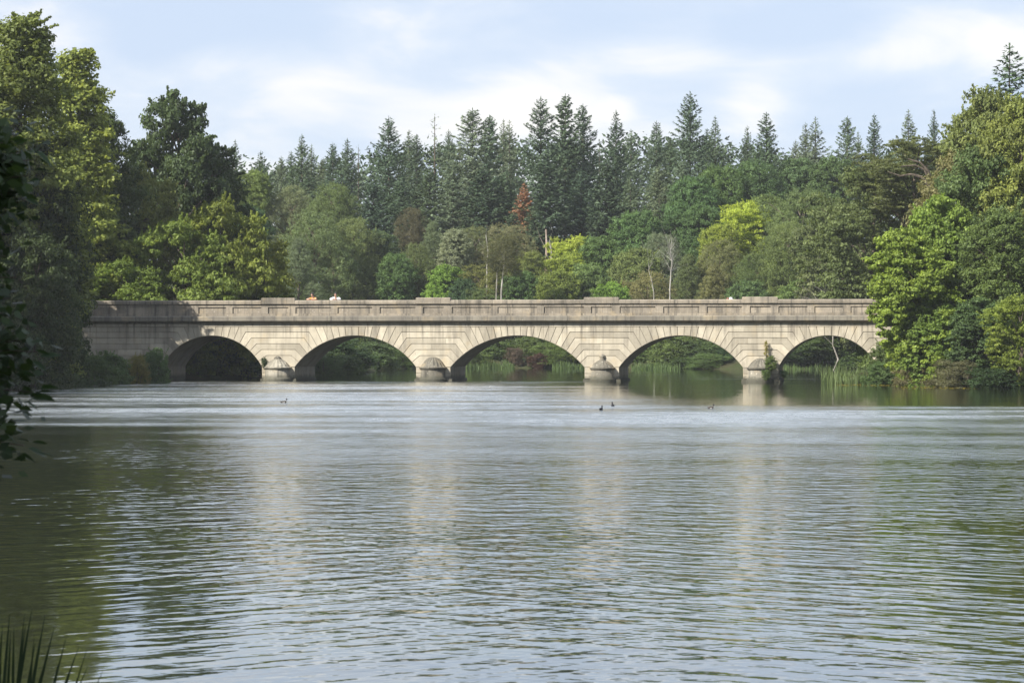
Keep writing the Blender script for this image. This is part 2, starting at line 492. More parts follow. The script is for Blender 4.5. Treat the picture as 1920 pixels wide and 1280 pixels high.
# ------------------------------------------------------------------ bridge
bridge = tag(empty('stone_bridge', (0, D0, 0), -TH), 'long pale stone bridge of five arches with panelled parapet across the lake', 'bridge')
BW = 5.8                                            # width of the bridge
ARCH = [(303, 491), (553, 780), (845, 1096), (1161, 1393), (1460, 1646)]
NV = [19, 23, 25, 23, 19]
U0, U1 = -28.2, 27.0
Z_CROWN, Z_SPRING, Z_TOP = ZB(629.3), ZB(688.5), 3.42
LEV = [ZB(y) for y in (666.8, 655.6, 644.5, 633.4, 622.5)]
def arch_geo(k):
    a0, a1 = U(ARCH[k][0]), U(ARCH[k][1])
    half = (a1 - a0) / 2; rise = Z_CROWN - Z_SPRING
    rad = (half * half + rise * rise) / (2 * rise)
    return (a0 + a1) / 2, Z_CROWN - rad, rad, math.asin(half / rad)

prof = [(U0, -1.3), (U0, Z_TOP), (U1, Z_TOP), (U1, -1.3)]
for k in reversed(range(5)):
    cu, cz, rad, ph = arch_geo(k)
    prof.append((cu + rad * math.sin(ph), -1.3))
    for i in range(37):
        a = ph - 2 * ph * i / 36
        prof.append((cu + rad * math.sin(a), cz + rad * math.cos(a)))
    prof.append((cu - rad * math.sin(ph), -1.3))
n = len(prof)
verts = [(u, 0.045, z) for u, z in prof] + [(u, BW, z) for u, z in prof]
faces = [tuple(range(n)), tuple(range(2 * n - 1, n - 1, -1))] + [(i, i + n, (i + 1) % n + n, (i + 1) % n) for i in range(n)]
obj('arch_barrel', pymesh('arch_barrel', verts, faces, M_STONE), bridge)

def inset(poly, g):
    n = len(poly); out = []
    area = sum(poly[i][0] * poly[(i + 1) % n][1] - poly[(i + 1) % n][0] * poly[i][1] for i in range(n))
    s = 1 if area > 0 else -1
    for i in range(n):
        p0, p1, p2 = Vector(poly[i - 1]), Vector(poly[i]), Vector(poly[(i + 1) % n])
        d1, d2 = (p1 - p0).normalized(), (p2 - p1).normalized()
        n1, n2 = Vector((-d1.y, d1.x)) * s, Vector((-d2.y, d2.x)) * s
        k = 1 + n1.dot(n2)
        out.append(tuple(p1 + (n1 + n2) * (g / max(k, 0.35))))
    return out
def stone(name, poly, gap=0.012, cham=0.014, v=0.0, mat=None, depth=0.12, parent=None):
    v = v + random.uniform(-0.007, 0.007)
    a = inset(poly, gap); b = inset(poly, gap + cham)
    n = len(a)
    vs_ = [(x, v + depth, z) for x, z in a] + [(x, v + cham, z) for x, z in a] + [(x, v, z) for x, z in b]
    area = sum(poly[i][0] * poly[(i + 1) % n][1] - poly[(i + 1) % n][0] * poly[i][1] for i in range(n))
    rev = area > 0
    fs = []
    for i in range(n):
        j = (i + 1) % n
        for o in (0, n):
            q = (o + i, o + j, o + n + j, o + n + i)
            fs.append(q if rev else q[::-1])
    front = tuple(range(2 * n, 3 * n))
    fs.append(front if rev else front[::-1])
    me = pymesh(name, vs_, fs, mat or M_STONE)
    return obj(name, me, parent or bridge)

def on_arc(g, a, out=0.0):
    cu, cz, rad, ph = g
    return (cu + (rad + out) * math.sin(a), cz + (rad + out) * math.cos(a))
def at_level(g, a, z):                      # the joint at angle a carried up to height z
    cu, cz, rad, ph = g
    return (cu + (z - cz) * math.tan(a), z)
ends = {}
for k in range(5):
    g = arch_geo(k); ph = g[3]; nv = NV[k]; step = 2 * ph / nv
    J = [ph - i * step for i in range(nv + 1)]          # right spring -> left spring
    for sgn in (1, -1):
        L = LEV
        legs = []
        for c in range(1, 7):
            a_lo, a_hi = J[c - 1], J[c]
            arc = [on_arc(g, sgn * (a_lo + (a_hi - a_lo) * q / 3)) for q in range(4)]
            zt = L[c - 1] if c <= 5 else Z_TOP
            zb = Z_SPRING if c == 1 else L[c - 2]
            ct = at_level(g, sgn * a_hi, zt)
            cb = on_arc(g, sgn * a_lo) if c == 1 else at_level(g, sgn * a_lo, zb)
            legs.append((arc, ct, cb, zt, zb))
        ends[(k, sgn)] = legs
    # stones that run straight up from the arch to the frieze
    for i in range(6, nv - 6):
        a0, a1 = J[i], J[i + 1]
        arc = [on_arc(g, a0 + (a1 - a0) * q / 2) for q in range(3)]
        stone('voussoir', arc + [at_level(g, a1, Z_TOP), at_level(g, a0, Z_TOP)])
def leg_stone(leg, ue):
    arc, ct, cb, zt, zb = leg
    poly = list(arc) + [ct, (ue, zt), (ue, zb)]
    if abs(cb[0] - arc[0][0]) + abs(cb[1] - arc[0][1]) > 1e-4: poly.append(cb)
    stone('voussoir', poly)
def rect(u0, u1, z0, z1): return [(u0, z0), (u1, z0), (u1, z1), (u0, z1)]
for k in range(4):
    for c in range(6):
        A, B = ends[(k, 1)][c], ends[(k + 1, -1)][c]
        lo = max(A[1][0], A[2][0]); hi = min(B[1][0], B[2][0])
        w = hi - lo
        if w < 1.3 or c % 2 == 0:
            m = lo + w * random.uniform(0.42, 0.58)
            leg_stone(A, m + 0.029); leg_stone(B, m - 0.029)
        else:
            ua = lo + w * random.uniform(0.2, 0.3); ub = hi - w * random.uniform(0.2, 0.3)
            leg_stone(A, ua + 0.029); leg_stone(B, ub - 0.029)
            stone('course_stone', rect(ua - 0.029, ub + 0.029, A[4], A[3]))
def courses(u_from, u_to, z0, z1, lens=(1.4, 2.6)):
    """plain blocks from u_from to u_to"""
    d = 1 if u_to > u_from else -1
    u = u_from
    while abs(u_to - u) > 0.05:
        l = random.uniform(*lens)
        if abs(u_to - u) < l * 1.4: l = abs(u_to - u)
        a, b = sorted((u, u + d * l))
        stone('course_stone', rect(a - 0.027, b + 0.027, z0, z1))
        u += d * l
for (k, sgn, end) in ((0, -1, U0), (4, 1, U1)):
    for c in range(6):
        A = ends[(k, sgn)][c]
        far_u = (min if sgn < 0 else max)(A[1][0], A[2][0]) + sgn * random.uniform(0.3, 1.0)
        leg_stone(A, far_u + sgn * 0.0)
        courses(far_u, end, A[4], A[3])
    su = U(ARCH[k][0]) if sgn < 0 else U(ARCH[k][1])
    for (zb, zt) in ((0.52, Z_SPRING), (0.14, 0.52), (-0.3, 0.14)):
        courses(su, end, zb, zt)

# piers: facing blocks beside the cutwater, then base course, on the front and inside the openings
PIER = [(491, 553), (780, 845), (1096, 1161), (1393, 1460)]
for k, (p0, p1) in enumerate(PIER):
    a, b = U(p0), U(p1); m = (a + b) / 2
    for (zb, zt) in ((0.50, Z_SPRING), (0.16, 0.50)):
        stone('pier_stone', rect(a, m, zb, zt)); stone('pier_stone', rect(m, b, zb, zt))
    base = MB(); base.box(a - 0.09, b + 0.09, -0.075, BW + 0.1, -1.2, 0.155)
    obj('pier_base', base.mesh('pier_base', M_CUTWATER), bridge)
    # cutwater: round drum with a ribbed stone cap
    cu = U({0: 520.5, 1: 812, 2: 1129.5, 3: 1425}[k])
    r = {0: 0.80, 1: 0.78, 2: 0.70, 3: 0.72}[k]
    d = MB(); d.lathe([(r, -1.2), (r, 0.80)], 28, cu, 0.0)
    drum = obj('cutwater', d.mesh('cutwater', M_CUTWATER, True), bridge)
    d = MB(); d.lathe([(r + .12, -1.2), (r + .12, 0.14), (r + .05, 0.24), (r - .05, 0.245)], 28, cu, 0.0)
    obj('plinth', d.mesh('plinth', M_CUTWATER), drum)
    d = MB(); d.lathe([(r - .02, 0.72), (r + .08, 0.78), (r + .11, 0.86), (r + .02, 0.90), (r - .1, 0.902)], 28, cu, 0.0)
    obj('cap_ring', d.mesh('cap_ring', M_CUTWATER), drum)
    top = {0: 1.42, 1: 1.52, 2: 1.36, 3: 1.46}[k]
    d = MB(); d.lathe([(r + .06, 0.885, -.05), (r * .95, 1.02, -.06), (r * .78, .45 + top * .5, -.08), (r * .52, top - .10, -.1), (r * .26, top - .01, -.1), (0.06, top + .01)], 36, cu, 0.0)
    obj('roof', d.mesh('roof', M_CUTWATER), drum)
    if k == 2:
        d = MB(); d.lathe([(0.17, top - .06), (0.20, top + .02), (0.13, top + .07), (0.19, top + .15), (0.20, top + .22), (0.13, top + .31), (0.03, top + .35)], 16, cu, 0.0)
        obj('finial', d.mesh('finial', M_CUTWATER, True), drum)
    elif k == 0:
        d = MB(); d.lathe([(0.22, top - .08), (0.24, top + .03), (0.14, top + .13), (0.05, top + .16)], 14, cu, 0.0)
        obj('finial', d.mesh('finial', M_CUTWATER, True), drum)

# frieze, cornice, parapet
def run_blocks(name, profile, lens, mat, u0=U0, u1=U1, gap=0.006, parent=None):
    u = u0; n = len(profile)
    while u < u1 - 0.02:
        l = random.uniform(*lens)
        if u1 - u < l * 1.5: l = u1 - u
        j = random.uniform(-0.006, 0.006)
        a, b = u + gap, u + l - gap
        vs_ = [(a, y + j, z) for y, z in profile] + [(b, y + j, z) for y, z in profile]
        fs = [tuple(range(n)), tuple(range(2 * n - 1, n - 1, -1))] + [(i, i + n, (i + 1) % n + n, (i + 1) % n) for i in range(n)]
        obj(name, pymesh(name, vs_, fs, mat), parent or bridge)
        u += l
run_blocks('frieze_stone', [(0.2, 3.435), (-0.02, 3.435), (-0.02, 3.615), (0.2, 3.615)], (1.6, 2.6), M_STONE)
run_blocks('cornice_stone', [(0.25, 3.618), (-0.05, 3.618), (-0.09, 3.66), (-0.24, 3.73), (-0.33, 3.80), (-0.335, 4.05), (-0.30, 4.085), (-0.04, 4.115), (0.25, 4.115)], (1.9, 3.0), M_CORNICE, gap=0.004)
# parapet body standing back, with rails, piers and panels in front of it
body = MB(); body.box(U0, U1, 0.075, 0.42, 4.10, 4.83)
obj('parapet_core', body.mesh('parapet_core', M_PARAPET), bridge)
PANEL = [(372, 424), (436, 490), (502.5, 541), (554, 620.5), (633, 698), (712, 779), (793, 832), (847, 920), (933, 1007), (1020, 1095), (1108, 1147),
         (1162, 1229), (1243.5, 1311), (1325.5, 1391), (1406, 1445), (1459.6, 1514), (1527, 1581), (1595, 1649), (1662, 1701)]
BLANK = [(182, 236), (247, 300), (310, 360)]
Z_PB, Z_PT = ZB(587.3), ZB(575.2)
z_rail0, z_rail1 = 4.118, 4.828
edges = [U0] + [x for p in sorted(PANEL) for x in (U(p[0]), U(p[1]))] + [U1]
# lower and upper rails in long stones, posts between the panels
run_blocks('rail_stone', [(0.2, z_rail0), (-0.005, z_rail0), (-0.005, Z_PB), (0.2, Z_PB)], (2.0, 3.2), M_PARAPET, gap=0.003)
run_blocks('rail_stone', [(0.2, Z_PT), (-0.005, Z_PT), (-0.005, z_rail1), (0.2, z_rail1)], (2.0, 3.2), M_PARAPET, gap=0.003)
prev = U(366)
posts = []
for (p0, p1) in PANEL:
    posts.append((prev, U(p0))); prev = U(p1)
posts.append((prev, U1))
bprev = U0
for (p0, p1) in BLANK:
    posts.append((bprev, U(p0))); bprev = U(p1)
posts.append((bprev, U(366)))
for (a, b) in posts:
    m = MB(); m.box(a, b, -0.012 + random.uniform(-.004, .004), 0.2, Z_PB + 0.002, Z_PT - 0.002)
    obj('parapet_post', m.mesh('parapet_post', M_PARAPET), bridge)
for i, (p0, p1) in enumerate(PANEL + BLANK):
    a, b = U(p0) + 0.004, U(p1) - 0.004
    dpt = 0.055 if i < len(PANEL) else 0.012
    m = MB(); m.box(a, b, dpt, 0.2, Z_PB + 0.004, Z_PT - 0.004)
    obj('panel', m.mesh('panel', M_PARAPET), bridge)
run_blocks('coping_stone', [(0.48, 4.832), (-0.02, 4.832), (-0.10, 4.862), (-0.105, 5.03), (-0.06, 5.085), (0.2, 5.105), (0.44, 5.085), (0.50, 5.03)], (1.5, 2.5), M_PARAPET, gap=0.004)
for (p0, p1) in [(490, 553), (780, 844.5), (1095, 1160), (1391, 1458), (1649, 1716)]:
    a, b = U(p0), U(p1)
    m = MB(); m.add([(a, -0.115, 4.87), (b, -0.115, 4.87), (b, 0.52, 4.87), (a, 0.52, 4.87), (a, -0.115, 5.215), (b, -0.115, 5.215), (b, 0.52, 5.215), (a, 0.52, 5.215),
                     (a + .05, -0.07, 5.25), (b - .05, -0.07, 5.25), (b - .05, 0.47, 5.25), (a + .05, 0.47, 5.25)],
                    [(0, 1, 5, 4), (1, 2, 6, 5), (2, 3, 7, 6), (3, 0, 4, 7), (4, 5, 9, 8), (5, 6, 10, 9), (6, 7, 11, 10), (7, 4, 8, 11), (8, 9, 10, 11)])
    obj('cap_block', m.mesh('cap_block', M_PARAPET), bridge)
m = MB(); m.box(U0, U1, BW - 0.42, BW - 0.02, 3.95, 4.83); m.box(U0, U1, BW - 0.5, BW + 0.08, 4.832, 5.1)
obj('rear_parapet', m.mesh('rear_parapet', M_PARAPET), bridge)
m = MB(); m.box(U0, U1, 0.26, BW - 0.43, 3.425, 3.92)
M_ROAD = plain('gravel_road', (0.24, 0.21, 0.17), 0.95, 0.1, 0.25, 2.0)
obj('roadway', m.mesh('roadway', M_ROAD), bridge)

# ------------------------------------------------------------------ foliage builders
def unit(v): return v / np.maximum(np.linalg.norm(v, axis=-1, keepdims=True), 1e-9)
def leaf_quads(c, nrm, length, width, axis=None):
    """rhombic leaf at every centre c with normal nrm"""
    n = len(c)
    ax = rng.normal(size=(n, 3)) if axis is None else axis
    tvec = unit(ax - nrm * (ax * nrm).sum(-1, keepdims=True))
    b = np.cross(nrm, tvec)
    L = (np.asarray(length) * np.ones(n))[:, None]; W = (np.asarray(width) * np.ones(n))[:, None]
    q = np.stack([c - tvec * L * .5, c + b * W * .5 - tvec * L * .08, c + tvec * L * .5, c - b * W * .5 - tvec * L * .08], 1)
    return q.reshape(-1, 3)
def clump_leaves(cc, cr, nleaf, flat=0.65, updir=0.45, outc=None, rnd=0.75):
    """leaves gathered in clumps; returns centres, normals, tint"""
    k = len(cc)
    d = unit(rng.normal(size=(k, nleaf, 3)))
    rad = rng.random((k, nleaf, 1)) ** 0.42
    off = d * rad * cr[:, None, None] * np.array([1, 1, flat])
    c = (cc[:, None, :] + off).reshape(-1, 3)
    nr = d * np.array([1, 1, 1.2]) + np.array([0, 0, updir]) + rng.normal(size=d.shape) * rnd
    if outc is not None: nr = nr + unit(outc)[:, None, :] * 0.4
    ct = rng.random((k, 1))
    tint = np.clip(0.5 + (ct - .5) * 0.55 + rng.normal(size=(k, nleaf)) * 0.20, 0, 1)
    return c, unit(nr.reshape(-1, 3)), tint.ravel()
def broad(seed, H=12.0, W=10.0, base=0.12, nl=18, lobe=0.24, cr=0.72, per=1.0, nleaf=70, leaf=0.23, asp=0.62, shape='round', flat=0.65, droop=0.0, mat=None, name='crown', lean=0.0):
    global rng
    rng = np.random.default_rng(seed)
    lobes = []
    for i in range(nl):
        tt = (i + 0.5) / nl * 0.98 + rng.uniform(-.03, .03)
        if shape == 'round': rp = math.sqrt(max(0.02, 1 - (2 * tt - 0.85) ** 2 / 1.45))
        elif shape == 'column': rp = min(1, 1.6 * (1 - tt) ** 0.55) * (0.75 + .25 * min(1, tt * 4))
        elif shape == 'cone': rp = (1 - tt) ** 0.8 * 1.05 + 0.06
        elif shape == 'spread': rp = 0.55 + 0.6 * math.sin(math.pi * min(1, tt * 0.95)) if tt < .9 else 0.6
        else: rp = 1.0
        ang = i * 2.39996 + rng.uniform(-.5, .5)
        lr = lobe * W * rng.uniform(0.75, 1.25) * (0.7 if tt > .85 else 1)
        rr = max(0.0, rp * W / 2 - lr * 0.72) * rng.uniform(0.70, 1.12)
        z = H * (base + (1 - base) * tt)
        z = min(z, H - lr * 0.6)
        lobes.append((math.cos(ang) * rr + lean * W * (z / H - .5), math.sin(ang) * rr, z, lr))
    lobes.append((lean * W * .3, 0, H - 0.55 * lobe * W, lobe * W * .7))
    lobes.append((0, 0, H * .6, lobe * W * 1.1))
    C, N, T = [], [], []
    for (lx, ly, lz, lr) in lobes:
        k = max(4, int(per * .82 * 4 * math.pi * lr * lr / (cr * cr * 2.1)))
        d = unit(rng.normal(size=(k, 3)) + np.array([0, 0, 0.25]))
        rr = lr * (0.45 + 0.62 * rng.random((k, 1)) ** .55)
        cc = np.array([lx, ly, lz]) + d * rr * np.array([1, 1, 0.82])
        if droop: cc[:, 2] -= droop * (np.hypot(cc[:, 0], cc[:, 1]) / (W / 2)) ** 2
        c, nn, tt_ = clump_leaves(cc, cr * rng.uniform(.65, 1.25, k), nleaf, flat=flat, outc=d)
        C.append(c); N.append(nn); T.append(tt_)
    # loose shoots that break the outline
    ns = int(nl * 7)
    li = rng.integers(0, len(lobes), ns); LA = np.array(lobes)[li]
    d = unit(rng.normal(size=(ns, 3)) + np.array([0, 0, .5]))
    for q in range(7):
        pt = LA[:, :3] + d * (LA[:, 3:4] * (.95 + .085 * q)) * np.array([1, 1, .85])
        c, nn, tt_ = clump_leaves(pt, np.full(ns, cr * (.34 - .03 * q)), max(2, nleaf // 14))
        C.append(c); N.append(nn); T.append(tt_)
    C, N, T = np.concatenate(C), np.concatenate(N), np.concatenate(T)
    ln = leaf * 1.07 * rng.uniform(.65, 1.35, len(C))
    me = fastmesh(name, leaf_quads(C, N, ln, ln * asp), 4, mat or M_LEAF, T)
    return dict(me=me, H=H, W=W, lobes=lobes, base=base)
def conifer(seed, H=26.0, Rm=3.3, bare=0.10, whorl=0.42, nb=6, dens=26, power=0.8, spray=0.44, sparse=0.0, droop=0.35, wd=0.20, mat=None):
    global rng
    rng = np.random.default_rng(seed)
    C, A, N, L, T = [], [], [], [], []
    z = H * bare
    while z < H - 0.25:
        tt = z / H
        reach = Rm * min(1.0, ((1 - tt) / 0.36) ** power + 0.02) * (1 if tt > .5 else .85 + .3 * tt)
        k = max(3, int(nb * (0.6 + 0.4 * reach / Rm)))
        a0 = rng.uniform(0, 6.28)
        for j in range(k):
            if rng.random() < sparse: continue
            a = a0 + j * 6.283 / k + rng.uniform(-.35, .35)
            bl = reach * rng.uniform(0.62, 1.15) + 0.10
            if rng.random() < .07: bl *= 1.22
            up = 0.55 * tt - 0.18 + rng.uniform(-.1, .1)
            n = max(5, int(bl * dens * rng.uniform(.8, 1.2)))
            s = rng.random(n) ** 0.75
            s[0] = 1.0
            lat = (rng.random(n) - .5) * 2 * (0.10 + 0.34 * bl * (1 - s * 0.85) * np.minimum(1, s * 3))
            dirv = np.array([math.cos(a), math.sin(a), 0]); sd = np.array([-math.sin(a), math.cos(a), 0])
            zz = z + bl * (up * s - droop * s * (1 - tt) + 0.30 * s * s * droop * 1.8) - np.abs(lat) * 0.25 + rng.normal(size=n) * 0.05
            c = dirv * (bl * s)[:, None] + sd * lat[:, None]
            c[:, 2] = zz
            axd = dirv * 0.9 + sd * (np.sign(lat) * 0.75)[:, None] + rng.normal(size=(n, 3)) * .22
            axd[:, 2] += -0.22 + 0.55 * tt
            nr = rng.normal(size=(n, 3)) * 0.55 + np.array([0, 0, 1.0]) + dirv * 0.35
            C.append(c); A.append(unit(axd)); N.append(unit(nr))
            L.append(spray * rng.uniform(.6, 1.3, n) * (0.55 + 0.45 * min(1, bl / 1.2)))
            T.append(np.clip(0.42 + 0.25 * s + rng.normal(size=n) * .16 + rng.uniform(-.15, .15), 0, 1))
        z += whorl * rng.uniform(.75, 1.3) * (1.0 if tt < .85 else 0.75)
    # leading shoot
    n = 16
    c = np.zeros((n, 3)); c[:, 2] = H - 0.9 * rng.random(n)
    C.append(c); ax = rng.normal(size=(n, 3)) * .35 + np.array([0, 0, 1]); A.append(unit(ax)); N.append(unit(rng.normal(size=(n, 3)) * [1, 1, .2]))
    L.append(np.full(n, .34)); T.append(np.full(n, .6))
    C, A, N, L, T = map(np.concatenate, (C, A, N, L, T))
    me = fastmesh('crown', leaf_quads(C, N, L, L * wd * 1.6, A), 4, mat or M_NEEDLE, T)
    return dict(me=me, H=H, W=2 * Rm)
def branching(seed, H, W, levels=4, r0=0.16, up=0.5, mat=None, n0=1, name='trunk', bend=0.25):
    """bare wood: trunk forking into limbs and twigs, one mesh"""
    rd = random.Random(seed); m = MB()
    def grow(p, d, length, r, lev):
        pts = [p]; rad = [r]; steps = 4 if lev > 1 else 3
        for i in range(steps):
            d = (d + Vector((rd.gauss(0, bend), rd.gauss(0, bend), rd.gauss(0, bend * .6) + 0.05 * up))).normalized()
            p = p + d * (length / steps); pts.append(p); rad.append(r * (1 - .5 * (i + 1) / steps))
            if lev > 1 and i >= 1:
                for _ in range(rd.choice((1, 2)) if lev > 2 else rd.choice((1, 2, 2))):
                    s = Vector((rd.gauss(0, 1), rd.gauss(0, 1), rd.gauss(0, .5) + up)).normalized()
                    grow(p, (d * .55 + s * .75).normalized(), length * rd.uniform(.45, .72), rad[-1] * .62, lev - 1)
        m.tube(pts, rad, 5 if r > .04 else 3, True)
    for _ in range(n0):
        grow(Vector((0, 0, -.3)), Vector((rd.gauss(0, .12 * n0), rd.gauss(0, .12 * n0), 1)).normalized(), H * .55, r0, levels)
    zs = [v[2] for v in m.v]; xs = [abs(v[0]) for v in m.v]
    kz = H / max(zs); kx = (W / 2) / max(xs)
    m.v = [(x * kx, y * kx, z * kz if z > 0 else z) for x, y, z in m.v]
    return m.mesh(name, mat or M_DEAD)

# ------------------------------------------------------------------ foliage stock
CON = [conifer(11, power=.80), conifer(12, power=.95, Rm=3.0, droop=.5), conifer(13, power=.7, Rm=3.4, droop=.28), conifer(14, power=.85, Rm=2.9, nb=7, droop=.42),
       conifer(15, power=1.0, Rm=3.2, sparse=.12, droop=.3), conifer(16, power=.75, Rm=3.1, whorl=.5, droop=.55, spray=.6)]
SPARSE = [conifer(21, power=.7, Rm=2.2, sparse=.5, dens=8, whorl=.6), conifer(22, power=.6, Rm=2.6, sparse=.38, dens=9, whorl=.55)]
BRO = [broad(31, nl=24, lobe=.19, cr=.6, nleaf=52), None, broad(33, shape='spread', nl=16, flat=.5, nleaf=60), broad(34, nl=22, lobe=.2, cr=.6, nleaf=52), None, broad(36, nl=15, lobe=.28, cr=.85, nleaf=66)]
BRO[1] = BRO[3]; BRO[4] = BRO[0]
FINE = [broad(41, nl=28, lobe=.165, cr=.46, leaf=.16, asp=.38, nleaf=50, per=.85, flat=.8, droop=.8), broad(42, shape='cone', nl=28, lobe=.16, cr=.46, leaf=.16, asp=.38, nleaf=50, per=.85, droop=.5),
        broad(43, shape='spread', nl=26, lobe=.16, cr=.5, leaf=.16, asp=.4, nleaf=50, per=.85, flat=.45, droop=1.0)]
SHR = [broad(51, H=4, W=5, base=.0, nl=10, lobe=.26, cr=.45, leaf=.17, nleaf=55), broad(52, H=4, W=5, base=.0, nl=12, lobe=.22, cr=.4, leaf=.15, nleaf=50, shape='spread'),
       broad(53, H=4, W=5, base=.0, nl=9, lobe=.25, cr=.4, leaf=.14, asp=.35, nleaf=60)]

def crown_trunk(v, sx, sz, zc, H, r, mat, lean=0.0, seed=0):
    """trunk from the ground up through the crown, with limbs to the crown's lobes"""
    rd = random.Random(seed); m = MB()
    top = zc + v['H'] * sz * .82
    pts = [(0, 0, -.4)] + [(lean * q * top * .1 + rd.uniform(-.12, .12) * sx, rd.uniform(-.12, .12) * sx, top * q) for q in (.2, .4, .6, .8, 1.0)]
    pts[-1] = (pts[-1][0] * .4, pts[-1][1] * .4, top)
    m.tube(pts, [r * 1.25, r, r * .85, r * .68, r * .45, r * .16], 7)
    for (lx, ly, lz, lr) in v.get('lobes', [])[:-2]:
        e = Vector((lx * sx, ly * sx, zc + lz * sz))
        s = Vector((0, 0, max(zc * .6 + .1 * top, e.z - math.hypot(e.x, e.y) * .9 - .5)))
        s.z = min(s.z, top * .95)
        mid = (s + e) / 2 + Vector((rd.uniform(-.3, .3), rd.uniform(-.3, .3), .25)) * sx
        m.tube([s, mid, e], [r * .36, r * .24, r * .07], 4)
    return m.mesh('trunk', mat)
NTREE = [0]
def onshore(px, Y):
    """keep the far-bank trees on the land behind the water, in their order of depth"""
    if Y >= 222 and Y < 300: Y = 254 + (Y - 222) * (46 / 78)
    if Y > 200:
        while lake_sd(np.array([(px - 960) / F * Y]), np.array([Y]))[0] > -.6 and Y < 300: Y += 1.0
    return Y
def tree(kind, vi, px, top, Y, wpx, col, label, name='tree', cat='tree', group=None, zfit=None, bark=None, cbase=None, lean=0.0, aspect=None):
    """a tree whose crown top stands at (px, top) and whose crown is wpx wide, both read in photograph pixels at distance Y"""
    NTREE[0] += 1
    stock = {'con': CON, 'sparse': SPARSE, 'bro': BRO, 'fine': FINE, 'shr': SHR, 'big': BIG}[kind]
    v = stock[vi]
    Y = onshore(px, Y) if kind != 'shr' or Y > 222 and Y < 236 else Y
    if kind == 'shr' and Y > 170:
        while lake_sd(np.array([(px - 960) / F * Y]), np.array([Y]))[0] > 0 and Y < 300: Y += .5
    p = P(px, top, Y); g = gz(p.x, Y)
    Ht = max(1.0, p.z - g)
    W = wpx * Y / F
    sx = W / v['W']
    root = empty(name, (p.x, Y, g), random.uniform(0, 6.28) if kind != 'big' else 0)
    if kind in ('con', 'sparse'):
        sz = Ht / v['H']; zc = 0.0
    elif kind == 'shr':
        sz = Ht / v['H']; zc = -0.1
    else:
        asp = aspect or 1.15
        sz = min(Ht / v['H'], sx * asp)
        zc = Ht - v['H'] * sz
    cr = obj('crown', v['me'], root)
    cr.location = (0, 0, zc); cr.scale = (sx, sx, sz)
    j = random.uniform(.9, 1.1) * (K_ if kind in ('bro', 'fine') else 1.32 if kind == 'con' else 1.34)
    cr.color = (col[0] * j * random.uniform(.95, 1.05), col[1] * j, col[2] * j * random.uniform(.9, 1.1), 1)
    if kind in ('con', 'sparse'):
        m = MB(); r = 0.011 * Ht + .03
        m.tube([(0, 0, -.4), (0, 0, Ht * .35), (0, 0, Ht * .7), (0, 0, Ht * .985)], [r, r * .75, r * .4, .02], 6)
        obj('trunk', m.mesh('trunk', bark or M_BARK), root)
    elif kind == 'shr':
        m = MB()
        for q in range(5):
            a = q * 1.26 + .3
            m.tube([(0, 0, -.2), (math.cos(a) * W * .16, math.sin(a) * W * .16, Ht * .45), (math.cos(a) * W * .3, math.sin(a) * W * .3, Ht * .8)], [.05, .035, .012], 4)
        obj('stem', m.mesh('stem', bark or M_BARK), root)
    else:
        obj('trunk', crown_trunk(v, sx, sz, zc, Ht, max(.10, 0.016 * Ht), bark or M_BARK, lean, NTREE[0]), root)
    tag(root, label, cat, group)
    return root

BIG = [broad(61, H=20, W=6.6, base=.02, nl=34, lobe=.25, cr=.62, leaf=.21, nleaf=70, shape='column', per=.9),
       broad(62, H=17, W=5.2, base=.02, nl=32, lobe=.25, cr=.55, leaf=.20, nleaf=66, shape='cone', per=.9),
       broad(63, H=12, W=8.4, base=.05, nl=18, lobe=.165, cr=.62, leaf=.24, nleaf=70, shape='round', per=.95),
       broad(64, H=10.6, W=6.6, base=.0, nl=34, lobe=.17, cr=.42, leaf=.19, asp=.75, nleaf=52, shape='round', per=1.15, flat=.5),
       broad(65, H=15, W=8.0, base=.05, nl=34, lobe=.19, cr=.55, leaf=.20, nleaf=62, shape='round', per=.9),
       broad(66, H=13, W=8.0, base=.0, nl=26, lobe=.22, cr=.62, leaf=.21, nleaf=62, shape='round', per=.85),
       broad(67, H=8, W=7.0, base=.0, nl=24, lobe=.17, cr=.46, leaf=.20, asp=.5, nleaf=50, shape='spread', per=.9, flat=.4),
       broad(68, H=9, W=8.5, base=.05, nl=24, lobe=.18, cr=.50, leaf=.19, asp=.5, nleaf=56, shape='spread', per=.85, flat=.35),
       broad(69, H=10.6, W=6.6, base=.0, nl=46, lobe=.145, cr=.36, leaf=.165, asp=.75, nleaf=52, shape='round', per=1.15, flat=.5, lean=-.42)]

K_ = 1.7
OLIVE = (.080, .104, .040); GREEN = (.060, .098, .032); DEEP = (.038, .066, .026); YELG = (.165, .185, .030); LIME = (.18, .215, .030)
GREYG = (.092, .112, .062); BROWN = (.115, .105, .058); GOLD = (.21, .175, .035); PALE = (.15, .17, .11); RED = (.075, .042, .032)
CN = (.052, .078, .041); CL = (.078, .102, .056); CD = (.038, .060, .034); RUST = (.19, .095, .05)
SK = 'conifers along the skyline behind the bridge'
BW_ = 'broadleaved trees on the far bank'

